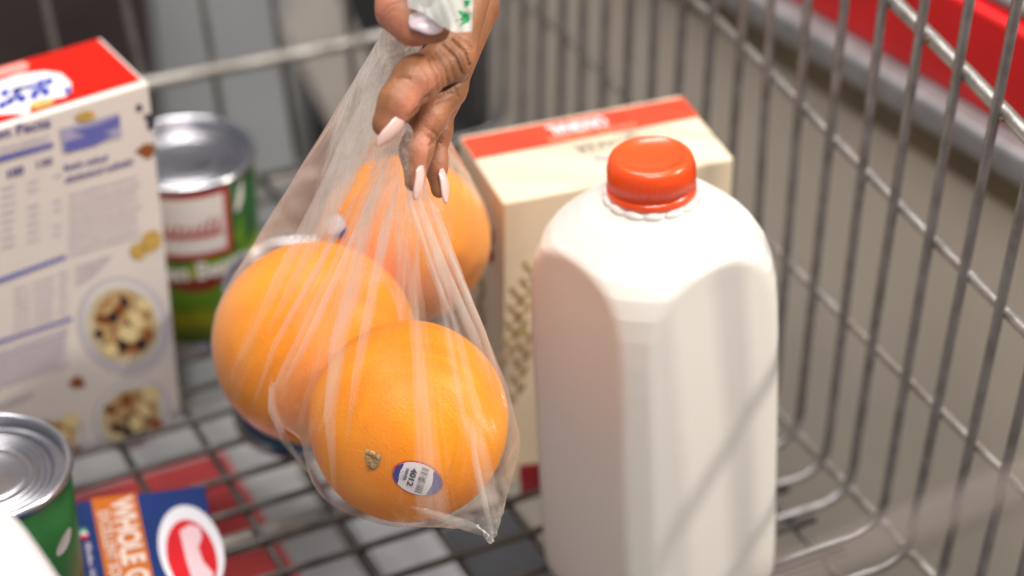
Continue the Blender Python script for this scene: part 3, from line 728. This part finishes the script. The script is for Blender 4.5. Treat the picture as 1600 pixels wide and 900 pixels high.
# ------------------------------------------------------------------ the thin plastic bag
def film(name, base=.20, streak=.55, tint=(.97, .94, .89), apex=True, gloss=.35):
    m = bpy.data.materials.new(name); m.use_nodes = True; nt = m.node_tree; N = nt.nodes.new; L = nt.links.new
    for n in list(nt.nodes): nt.nodes.remove(n)
    out = N('ShaderNodeOutputMaterial'); tc = N('ShaderNodeTexCoord')
    if apex:
        src = N('ShaderNodeAttribute'); src.attribute_name = 'fold_dir'; vec = src.outputs['Vector']
    else:
        sm = N('ShaderNodeVectorMath'); sm.operation = 'SCALE'; sm.inputs['Scale'].default_value = 6; L(tc.outputs['Object'], sm.inputs[0]); vec = sm.outputs[0]
    n1 = N('ShaderNodeTexNoise'); n1.inputs['Scale'].default_value = 10; n1.inputs['Detail'].default_value = 7; n1.inputs['Roughness'].default_value = .62; L(vec, n1.inputs['Vector'])
    r1 = N('ShaderNodeMapRange'); r1.inputs[1].default_value = .52; r1.inputs[2].default_value = .78; r1.inputs[3].default_value = base; r1.inputs[4].default_value = streak; L(n1.outputs['Fac'], r1.inputs[0])
    if apex:
        ga = N('ShaderNodeAttribute'); ga.attribute_name = 'gather'
        g2 = N('ShaderNodeMath'); g2.operation = 'MULTIPLY'; L(ga.outputs['Fac'], g2.inputs[0]); n1b = N('ShaderNodeMapRange'); n1b.inputs[1].default_value = .35; n1b.inputs[2].default_value = .62; n1b.inputs[3].default_value = .25; L(n1.outputs['Fac'], n1b.inputs[0]); L(n1b.outputs[0], g2.inputs[1])
        g3 = N('ShaderNodeMath'); g3.operation = 'ADD'; L(g2.outputs[0], g3.inputs[0]); L(r1.outputs[0], g3.inputs[1]); dens = g3.outputs[0]
    else: dens = r1.outputs[0]
    if name == 'bag_fold':
        fa = N('ShaderNodeAttribute'); fa.attribute_name = 'fade'; g4 = N('ShaderNodeMath'); g4.operation = 'MULTIPLY'; L(dens, g4.inputs[0]); L(fa.outputs['Fac'], g4.inputs[1]); dens = g4.outputs[0]
    # a slanting film is crossed on a longer path, so it hides more
    lw = N('ShaderNodeLayerWeight'); lw.inputs[0].default_value = .25
    ma = N('ShaderNodeMath'); ma.operation = 'MULTIPLY_ADD'; ma.inputs[1].default_value = .15; L(lw.outputs['Facing'], ma.inputs[0]); L(dens, ma.inputs[2]); ma.use_clamp = True
    dif = N('ShaderNodeBsdfDiffuse'); dif.inputs[0].default_value = (*tint, 1)
    trl = N('ShaderNodeBsdfTranslucent'); trl.inputs[0].default_value = (*tint, 1)
    mx0 = N('ShaderNodeMixShader'); mx0.inputs[0].default_value = .5; L(dif.outputs[0], mx0.inputs[1]); L(trl.outputs[0], mx0.inputs[2])
    tr = N('ShaderNodeBsdfTransparent')
    mx = N('ShaderNodeMixShader'); L(ma.outputs[0], mx.inputs[0]); L(tr.outputs[0], mx.inputs[1]); L(mx0.outputs[0], mx.inputs[2])
    gl = N('ShaderNodeBsdfGlossy'); gl.inputs['Roughness'].default_value = .25; gl.inputs[0].default_value = (1, 1, 1, 1)
    n2 = N('ShaderNodeTexNoise'); n2.inputs['Scale'].default_value = 16; n2.inputs['Detail'].default_value = 5; L(vec, n2.inputs['Vector'])
    n3 = N('ShaderNodeTexNoise'); n3.inputs['Scale'].default_value = 90; n3.inputs['Detail'].default_value = 3; L(tc.outputs['Object'], n3.inputs['Vector'])
    ad = N('ShaderNodeMath'); ad.operation = 'MULTIPLY_ADD'; ad.inputs[1].default_value = .25; L(n3.outputs['Fac'], ad.inputs[0]); L(n2.outputs['Fac'], ad.inputs[2])
    bp = N('ShaderNodeBump'); bp.inputs['Strength'].default_value = .4; bp.inputs['Distance'].default_value = .003; L(ad.outputs[0], bp.inputs['Height'])
    for q in (dif, trl, gl): L(bp.outputs[0], q.inputs['Normal'])
    fr = N('ShaderNodeLayerWeight'); fr.inputs[0].default_value = .5; L(bp.outputs[0], fr.inputs['Normal'])
    fp = N('ShaderNodeMath'); fp.operation = 'POWER'; fp.inputs[1].default_value = 4.0; L(fr.outputs['Facing'], fp.inputs[0])
    fm = N('ShaderNodeMath'); fm.operation = 'MULTIPLY_ADD'; fm.inputs[1].default_value = gloss; fm.inputs[2].default_value = .035; L(fp.outputs[0], fm.inputs[0])
    mg = N('ShaderNodeMixShader'); L(fm.outputs[0], mg.inputs[0]); L(mx.outputs[0], mg.inputs[1]); L(gl.outputs[0], mg.inputs[2])
    L(mg.outputs[0], out.inputs[0]); return m
m_film = film('bag_film', .012, .56); m_fold = film('bag_fold', .36, .68); m_tail = film('bag_tail_film', .70, .92, (.95, .97, .94), False, .2)
bag = empty('produce_bag', W(690, 842, .975), 'thin clear plastic produce bag of oranges hanging from a hand', 'bag')
Oc = {k: (C(*v[:3]), v[3]*100) for k, v in OR.items()}
ap1 = C(627, 206, .899); ap2 = C(628, 60, .905); ap3 = C(652, 160, .925); apm = C(627, 170, .900)
tailtip = C(768, 838, .958); tailmid = C(742, 700, .962)
rngs = np.random.RandomState(3); PH = rngs.uniform(0, 6.28, 12)
apU = C(632, -10, .905)
def pleat(P, ap, freqs, ph):
    q = P-ap; rad = np.sqrt((q**2).sum(-1))+.2; psi = np.arctan2(q[..., 0], -q[..., 1]+.3); ps2 = np.arctan2(q[..., 2]-.55*q[..., 1], -q[..., 1]+.3)
    pl = 0
    for i, f in enumerate(freqs):
        pl = pl+(1-np.abs(np.sin(f*psi+3*ps2+PH[i+ph]+.15*np.sin(rad*.7+PH[i+ph+3]))))**2*(.9 if i < 2 else .5)
    return pl*.55*(.075*np.exp(-((rad-3.5)/4.0)**2)+.015)
def lobes(P):
    d1 = rcone(P, ap1, Oc['a'][0], .15, Oc['a'][1]+.12)
    d2 = rcone(P, ap2, Oc['b'][0], .72, Oc['b'][1]+.10)
    d3 = rcone(P, ap3, Oc['c'][0], .45, Oc['c'][1]+.08)
    dt = smin(rcone(P, tailmid, tailtip, 1.75, .22), rcone(P, C(560, 720, .965), C(728, 808, .955), 1.9, .5), .6)
    dn = rcone(P, ap2, C(634, -10, .905), .72, .55)
    d1 = smin(d1, rcone(P, ap1, C(472, 626, .978), .22, 1.35), .9)
    return smin(d1, dt, 1.2)-pleat(P, C(627, 185, .90), (9, 15, 24, 37), 0), smin(smin(d2, d3, .8), dn, .3)-pleat(P, apU, (17, 29, 46), 4)
def bag_sdf(P):
    P = P.astype(np.float64); a_, b_ = lobes(P)
    u = P-tailtip; w = np.exp(-(u**2).sum(-1)/1.6)          # crumple near the sealed corner
    cr = np.sin(P[..., 0]*9+2*np.sin(P[..., 1]*7))*np.sin(P[..., 1]*11+P[..., 2]*6)
    return smin(a_, b_, .25)+.13*w*cr+.012*np.sin(P[..., 0]*3.1+P[..., 2]*2)*np.sin(P[..., 1]*2.7)
Vb, Fb = nets(bag_sdf, (-13.8, -11.0, 86), (1.2, 11.2, 115), .11)
Vb = relax(Vb, Fb, 1, .35)
neckw = c2w(apm/100)
fo_ = fast_mesh('film', Vb, Fb, m_film, bag, neckw)
def fold_dirs(ob, Vc):
    a_, b_ = lobes(Vc); f = np.where((a_ < b_)[:, None], Vc-C(627, 185, .90), Vc-apU); f = f/np.maximum(np.linalg.norm(f, axis=1, keepdims=True), .05)
    f[a_ >= b_] += 7.3
    dist = np.where(a_ < b_, np.linalg.norm(Vc-C(627, 200, .90), axis=1), np.linalg.norm(Vc-C(628, 80, .905), axis=1)*.62)
    ag = ob.data.attributes.new('gather', 'FLOAT', 'POINT'); ag.data.foreach_set('value', (np.where(a_ < b_, .26, .8)*np.exp(-(dist/3.6)**1.5)).astype(np.float32))
    at = ob.data.attributes.new('fold_dir', 'FLOAT_VECTOR', 'POINT'); at.data.foreach_set('vector', f.astype(np.float32).ravel())
fold_dirs(fo_, Vb)
CINV = CAMM.inverted()
bbv = bvh_of(fo_)
def ribbon(pts, off=.0006):
    """a fold of film lying on the bag: list of (x, y, half width) in pixels"""
    P = []
    for i in range(len(pts)-1):
        for s in range(8):
            f = s/8; P.append([pts[i][j]+(pts[i+1][j]-pts[i][j])*f for j in range(3)])
    P.append(list(pts[-1])); V = []; F = []; NW = 7; rows = 0; fade = []
    for i, (x, y, w) in enumerate(P):
        a_ = P[max(i-1, 0)]; b_ = P[min(i+1, len(P)-1)]; tx, ty = b_[0]-a_[0], b_[1]-a_[1]; l = math.hypot(tx, ty); nx, ny = -ty/l, tx/l; row = []
        for j in range(NW):
            u = j/(NW-1)*2-1; h_, nn = hit(bbv, x+nx*w*u, y+ny*w*u)
            if h_ is None: row = None; break
            if nn.dot(FW) > 0: nn = -nn
            row.append(h_-neckw+nn*(off+.0010*(1-u*u)))
        if row is None: continue
        if rows:
            b = len(V)
            for j in range(NW-1): F.append((b-NW+j, b-NW+j+1, b+j+1, b+j))
        V += row; rows += 1; fl_ = min(1, i/10, (len(P)-1-i)/12); fade += [fl_*(1-abs(j/(NW-1)*2-1)**3*.85) for j in range(NW)]
    if rows < 3: return
    me = bpy.data.meshes.new('fold'); me.from_pydata([tuple(v) for v in V], [], F); me.update()
    o = link('fold', me, m_fold); o.location = neckw; setparent(o, bag)
    at_ = me.attributes.new('fade', 'FLOAT', 'POINT'); at_.data.foreach_set('value', fade)
    fold_dirs(o, np.array([(CINV @ (v+neckw))[:] for v in V])*100)
for R in ([(622, 225, 3), (590, 300, 10), (556, 430, 14), (531, 530, 14), (517, 650, 10), (524, 765, 3)],
          [(628, 225, 3), (610, 330, 9), (585, 450, 9), (560, 580, 8), (543, 690, 3)],
          [(632, 230, 3), (655, 330, 9), (695, 432, 9), (740, 530, 8), (766, 600, 2)],
          [(630, 225, 2), (641, 320, 5), (680, 440, 5), (722, 540, 2)],
          [(618, 225, 2), (578, 320, 6), (530, 430, 7), (478, 540, 6), (440, 610, 2)],
          [(604, 100, 6), (556, 200, 12), (505, 310, 13), (440, 430, 10), (380, 560, 3)],
          [(622, 90, 8), (588, 180, 14), (540, 290, 14), (480, 400, 10), (420, 520, 3)],
          [(590, 235, 3), (545, 330, 6), (490, 430, 6), (430, 540, 5), (395, 640, 2)],
          [(640, 240, 3), (700, 400, 5), (752, 520, 5), (790, 640, 2)],
          [(735, 650, 2), (742, 720, 6), (758, 790, 5), (766, 830, 2)],
          [(640, 790, 2), (690, 806, 7), (735, 822, 8), (764, 836, 3)],
          [(425, 585, 2), (428, 640, 8), (450, 700, 6), (485, 735, 2)]):
    ribbon(R)
# the gathered top of the bag, over the thumb, with its green print
def tail_pt(u, v, lay):
    x0, x1 = 622+16*v, 746-9*v; yb = (40, 52, 57, 53, 50)[min(4, int(u*4))]; fu = u*4-int(u*4); ys = (12, 21, 40, 51, 49, 49); yb = ys[int(u*4)]*(1-fu)+ys[min(5, int(u*4)+1)]*fu
    x = x0+(x1-x0)*u; y = -130+(yb+130)*v-3*lay*(1-v)
    t = .8735+.0030*lay+.0050*math.sin(u*9+v*3+lay*2)*math.sin(v*6+lay)+.0016*math.sin(u*17+v*11+lay)+.0005*math.sin(u*33-v*25)
    t += -.012*(1-v)*math.sin(math.pi*u)
    return W(x, y, t)
for lay in range(3):
    V = [tail_pt(i/40, j/40, lay) for j in range(41) for i in range(41)]
    F = [(j*41+i, j*41+i+1, (j+1)*41+i+1, (j+1)*41+i) for j in range(40) for i in range(40)]
    tl = mesh('gathered_top', [v-neckw for v in V], F, m_tail); tl.location = neckw; setparent(tl, bag)
    if lay == 0: tail0 = tl
tbv = bvh_of(tail0)
m_gprint = mat('bag_green_print', (.01, .30, .09), .45)
surf_poly('printed_leaf', [[(714, 16), (728, 18), (722, 25), (738, 18), (738, 24), (730, 34), (717, 42), (722, 31), (708, 33), (722, 27)]], tbv, .0004, m_gprint, bag, 6)
surf_poly('printed_leaf', [[(724, 0), (738, -2), (734, 8), (726, 10)]], tbv, .0004, m_gprint, bag, 4)
surf_poly('printed_leaf', [[(694, 204), (706, 212), (713, 230), (702, 236), (694, 226)]], bbv, .0004, m_gprint, bag, 4)
pts = []
for i in range(26):
    f = i/25; x = 723+37*f; y = 437-10*f-42*f*f
    if i % 6 == 5: continue
    pts += [(x+random.uniform(-1, 1), y+random.uniform(-2.2, 2.2)), (x+random.uniform(-1, 1), y+random.uniform(-2, 2))]
ink_dots('printed_text', pts, .00032, bbv, mat('print_olive', (.14, .14, .02), .5), bag, .0005)
sticker('c', 525, 352, 22, 17, 60, False)

# ------------------------------------------------------------------ the hand
def skin():
    m = bpy.data.materials.new('skin'); m.use_nodes = True; nt = m.node_tree; b = nt.nodes['Principled BSDF']; N = nt.nodes.new; L = nt.links.new
    at = N('ShaderNodeAttribute'); at.attribute_name = 'palm'
    mx = N('ShaderNodeMix'); mx.data_type = 'RGBA'; mx.inputs[6].default_value = (.34, .138, .060, 1); mx.inputs[7].default_value = (.58, .215, .135, 1); L(at.outputs['Fac'], mx.inputs[0])
    tc = N('ShaderNodeTexCoord'); n = N('ShaderNodeTexNoise'); n.inputs['Scale'].default_value = 110; n.inputs['Detail'].default_value = 6; L(tc.outputs['Object'], n.inputs['Vector'])
    r = N('ShaderNodeMapRange'); r.inputs[1].default_value = .3; r.inputs[2].default_value = .7; r.inputs[3].default_value = .80; r.inputs[4].default_value = 1.12; L(n.outputs['Fac'], r.inputs[0])
    mm = N('ShaderNodeMix'); mm.data_type = 'RGBA'; mm.blend_type = 'MULTIPLY'; mm.inputs[0].default_value = 1; L(mx.outputs[2], mm.inputs[6]); L(r.outputs[0], mm.inputs[7])
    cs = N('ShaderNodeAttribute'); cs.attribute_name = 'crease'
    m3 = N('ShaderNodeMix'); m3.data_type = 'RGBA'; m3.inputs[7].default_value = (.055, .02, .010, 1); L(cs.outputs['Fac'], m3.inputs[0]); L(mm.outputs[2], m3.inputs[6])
    L(m3.outputs[2], b.inputs['Base Color']); b.inputs['Roughness'].default_value = .46
    b.inputs['Subsurface Weight'].default_value = .18; b.inputs['Subsurface Radius'].default_value = (1, .35, .2); b.inputs['Subsurface Scale'].default_value = .003
    v = N('ShaderNodeTexVoronoi'); v.inputs['Scale'].default_value = 1400; L(tc.outputs['Object'], v.inputs['Vector'])
    n2 = N('ShaderNodeTexNoise'); n2.inputs['Scale'].default_value = 500; n2.inputs['Detail'].default_value = 4; L(tc.outputs['Object'], n2.inputs['Vector'])
    ad = N('ShaderNodeMath'); ad.operation = 'ADD'; L(v.outputs['Distance'], ad.inputs[0]); L(n2.outputs['Fac'], ad.inputs[1])
    bp = N('ShaderNodeBump'); bp.inputs['Strength'].default_value = .35; bp.inputs['Distance'].default_value = .0004; L(ad.outputs[0], bp.inputs['Height']); L(bp.outputs[0], b.inputs['Normal'])
    return m
PXC = .905/FPX*100                       # one pixel in cm at the hand
def chain(P, pts, k=.45):
    d = None
    for (x0, y0, t0, r0), (x1, y1, t1, r1_) in zip(pts[:-1], pts[1:]):
        e = rcone(P, C(x0, y0, t0), C(x1, y1, t1), r0*PXC, r1_*PXC); d = e if d is None else smin(d, e, k)
    return d
INDEX = [(738, -30, .925, 36), (703, 92, .908, 36), (650, 124, .895, 34), (623, 158, .892, 28), (603, 193, .892, 22)]
MIDDLE = [(744, 10, .940, 36), (697, 138, .918, 30), (668, 182, .909, 28), (650, 235, .906, 23), (648, 284, .905, 16)]
RING = [(742, 30, .958, 32), (694, 152, .935, 25), (684, 205, .927, 20), (680, 255, .925, 17), (686, 297, .924, 13)]
LITTLE = [(736, 40, .975, 26), (700, 140, .952, 20), (672, 180, .950, 16), (655, 205, .950, 12)]
THUMB = [(640, -140, .925, 46), (614, -45, .900, 34), (622, 16, .892, 31), (645, 38, .888, 29), (684, 49, .886, 18)]
PALM = [(735, 15, .945, 40), (705, -120, .945, 62), (690, -210, .94, 62), (720, -330, .925, 66), (770, -520, .90, 80)]
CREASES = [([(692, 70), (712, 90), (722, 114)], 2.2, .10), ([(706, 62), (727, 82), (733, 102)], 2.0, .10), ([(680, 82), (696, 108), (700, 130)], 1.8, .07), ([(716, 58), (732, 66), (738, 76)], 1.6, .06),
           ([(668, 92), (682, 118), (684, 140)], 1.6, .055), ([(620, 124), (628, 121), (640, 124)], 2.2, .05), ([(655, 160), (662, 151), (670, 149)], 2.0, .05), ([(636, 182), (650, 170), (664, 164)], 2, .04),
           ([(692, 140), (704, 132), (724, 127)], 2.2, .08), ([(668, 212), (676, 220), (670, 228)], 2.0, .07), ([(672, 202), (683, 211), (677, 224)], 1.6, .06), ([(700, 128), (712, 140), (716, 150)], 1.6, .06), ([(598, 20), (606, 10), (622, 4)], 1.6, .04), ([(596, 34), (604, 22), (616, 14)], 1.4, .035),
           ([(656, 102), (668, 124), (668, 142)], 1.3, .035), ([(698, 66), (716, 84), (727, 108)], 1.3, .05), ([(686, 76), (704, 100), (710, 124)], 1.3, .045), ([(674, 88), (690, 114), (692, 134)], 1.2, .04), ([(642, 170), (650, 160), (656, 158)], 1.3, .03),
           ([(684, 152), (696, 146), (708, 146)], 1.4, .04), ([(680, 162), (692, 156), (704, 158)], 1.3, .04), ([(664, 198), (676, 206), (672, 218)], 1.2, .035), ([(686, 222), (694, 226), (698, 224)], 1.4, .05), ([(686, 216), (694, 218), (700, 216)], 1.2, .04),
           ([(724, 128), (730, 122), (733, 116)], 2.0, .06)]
def pix(P):        # camera-frame cm -> pixels
    return 800+P[..., 0]/P[..., 2]*FPX, 450-P[..., 1]/P[..., 2]*FPX
def seg_d(x, y, a, b):
    bx, by = b[0]-a[0], b[1]-a[1]; h = np.clip(((x-a[0])*bx+(y-a[1])*by)/(bx*bx+by*by), 0, 1); return np.hypot(x-a[0]-h*bx, y-a[1]-h*by)
def crease_field(x, y, soft=1.0):
    c = np.zeros_like(x)
    for pl, w, dp in CREASES:
        d = np.minimum.reduce([seg_d(x, y, pl[i], pl[i+1]) for i in range(len(pl)-1)])
        c = np.maximum(c, dp*np.exp(-(d/(w*soft))**2))
    return c
def hand_sdf(P):
    P = P.astype(np.float64)
    f = chain(P, INDEX); f = smin(f, chain(P, MIDDLE), .10); f = smin(f, chain(P, RING), .10); f = smin(f, chain(P, LITTLE), .10)
    f = smin(f, chain(P, PALM, .8), .6); f = smin(f, chain(P, THUMB, .5), .10)
    x, y = pix(P); front = P[..., 2] < 92.2
    f = f+np.where(front, crease_field(x, y), 0)
    return f+.006*np.sin(P[..., 0]*9+P[..., 1]*5)*np.sin(P[..., 1]*8+P[..., 2]*7)
lo_c = C(570, 330, .93); Vh, Fh = nets(hand_sdf, (C(570, 0, .93)[0]-.2, C(0, 330, .92)[1], 84.5), (C(850, 0, .93)[0], C(0, -560, .91)[1]+.2, 101), .062)
Vh = relax(Vh, Fh, 2, .4)
person = empty('person', W(690, 80, .91), 'hand with pale pink nails gripping the neck of the orange bag', 'hand')
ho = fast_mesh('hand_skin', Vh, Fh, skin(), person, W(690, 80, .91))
xp, yp = pix(Vh)
def fpalm():                              # palm-side skin is lighter and pinker: how far each point lies on the palm side of its finger
    out = np.zeros(len(Vh)); best = np.full(len(Vh), 1e9)
    for pts, side in ((INDEX, -1), (MIDDLE, -1), (RING, -1), (THUMB, 1)):
        for (x0, y0, t0, r0), (x1, y1, t1, r1_) in zip(pts[:-1], pts[1:]):
            bx, by = x1-x0, y1-y0; l = math.hypot(bx, by); h = np.clip(((xp-x0)*bx+(yp-y0)*by)/(l*l), 0, 1)
            d = np.hypot(xp-x0-h*bx, yp-y0-h*by)/(r0+(r1_-r0)*h)+3*np.abs(Vh[:, 2]/100-(t0+(t1-t0)*h)+.012)/.03*.1
            sgn = ((xp-x0)*by-(yp-y0)*bx)/l/(r0+(r1_-r0)*h)*side
            up_ = d < best; best[up_] = d[up_]; tip = 1.0 if pts is not THUMB else .9
            out[up_] = np.clip(.45+.75*(-sgn[up_] if side == -1 else -sgn[up_])*1.0, 0, 1)*tip
    return out
pf = np.clip(fpalm(), 0, 1)
gate = np.clip((712-xp)/55, 0, 1); pf = pf*gate
at = ho.data.attributes.new('palm', 'FLOAT', 'POINT'); at.data.foreach_set('value', pf.astype(np.float32))
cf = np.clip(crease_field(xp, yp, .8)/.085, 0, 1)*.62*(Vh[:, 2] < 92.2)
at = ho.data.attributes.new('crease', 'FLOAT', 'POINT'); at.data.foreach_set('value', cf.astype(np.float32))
m_nail = mat('nail_pink', (.80, .52, .47), .16, sss=.1, coat=.6); m_nail2 = mat('nail_lilac', (.66, .53, .58), .3, coat=.2)
def nail(base, tip, half, nrm, m, curve=.35, lift=.0):
    """almond nail plate from base to tip (pixel, pixel, depth); nrm = outward direction in (right, up, toward camera)"""
    b = W(*base); t = W(*tip); ax = t-b; L_ = ax.length; ax.normalize(); n = (RT*nrm[0]+UP*nrm[1]-FW*nrm[2]).normalized(); n = (n-ax*n.dot(ax)).normalized(); s = ax.cross(n)
    hw = half*PXC/100; V = []; F = []; NL, NW = 18, 11
    for lay in (0, 1):
        for i in range(NL+1):
            f = i/NL; w = hw*(min(1, (f/.18))**.5 if f < .18 else 1)*(1 if f < .5 else max(.10, (1-((f-.5)/.5)**2.2)**.75))
            if i == NL: w = hw*.10
            for j in range(NW):
                u = j/(NW-1)*2-1; V.append(b+ax*L_*f+s*w*u+n*(lift-curve*hw*u*u*(w/hw)+.0012*math.sin(math.pi*f)-(.0007 if lay else 0)))
    o1 = (NL+1)*NW
    for i in range(NL):
        for j in range(NW-1):
            a_ = i*NW+j; F.append((a_, a_+1, a_+NW+1, a_+NW)); F.append((o1+a_, o1+a_+NW, o1+a_+NW+1, o1+a_+1))
        F.append((i*NW, (i+1)*NW, o1+(i+1)*NW, o1+i*NW)); F.append((i*NW+NW-1, o1+i*NW+NW-1, o1+(i+1)*NW+NW-1, (i+1)*NW+NW-1))
    for j in range(NW-1): F.append((j, o1+j, o1+j+1, j+1)); F.append((NL*NW+j, NL*NW+j+1, o1+NL*NW+j+1, o1+NL*NW+j))
    return mesh('fingernail', V, F, m, person)
nail((633, 184, .8885), (589, 229, .8865), 14, (.72, -.40, .62), m_nail, .35)
nail((661, 258, .9015), (650, 313, .901), 12, (.86, -.1, .50), m_nail, .35)
nail((692, 262, .921), (698, 318, .920), 11, (.88, .1, .48), m_nail, .35)
nail((640, 24, .8795), (692, 47, .8785), 18, (.05, .5, .86), m_nail2, .30)

# ------------------------------------------------------------------ white package close to the lens
m_pack = mat('white_wrap', (.60, .585, .61), .4, var=.06, vscale=20, bump=.2, bscale=40)
pk0 = W(-60, 900, .80)
bm = bmesh.new(); bmesh.ops.create_cube(bm, size=1); bmesh.ops.subdivide_edges(bm, edges=list(bm.edges), cuts=14, use_grid_fill=True)
hx, hy, hz = .055, .085, (pk0.z+.03)/2
for v in bm.verts:
    p = v.co*2; n4 = (abs(p.x)**6+abs(p.y)**6+abs(p.z)**8)**(1/6.5); q = p/max(n4, 1e-6)*max(abs(p.x), abs(p.y), abs(p.z))
    v.co = Vector((q.x*hx, q.y*hy, q.z*hz))
pk = bm_mesh('wrapped_pack', bm, m_pack, None, True)
e0 = W(92, 838, .80)
pk.rotation_euler = (0, 0, YAW+.08); pk.location = Vector((e0.x, e0.y, 0))-Vector((math.cos(YAW+.08), math.sin(YAW+.08), 0))*.056-LX*.045+Vector((0, 0, hz+.001))
tag(pk, 'plain white wrapped pack close by the green tin, out of focus', 'package')
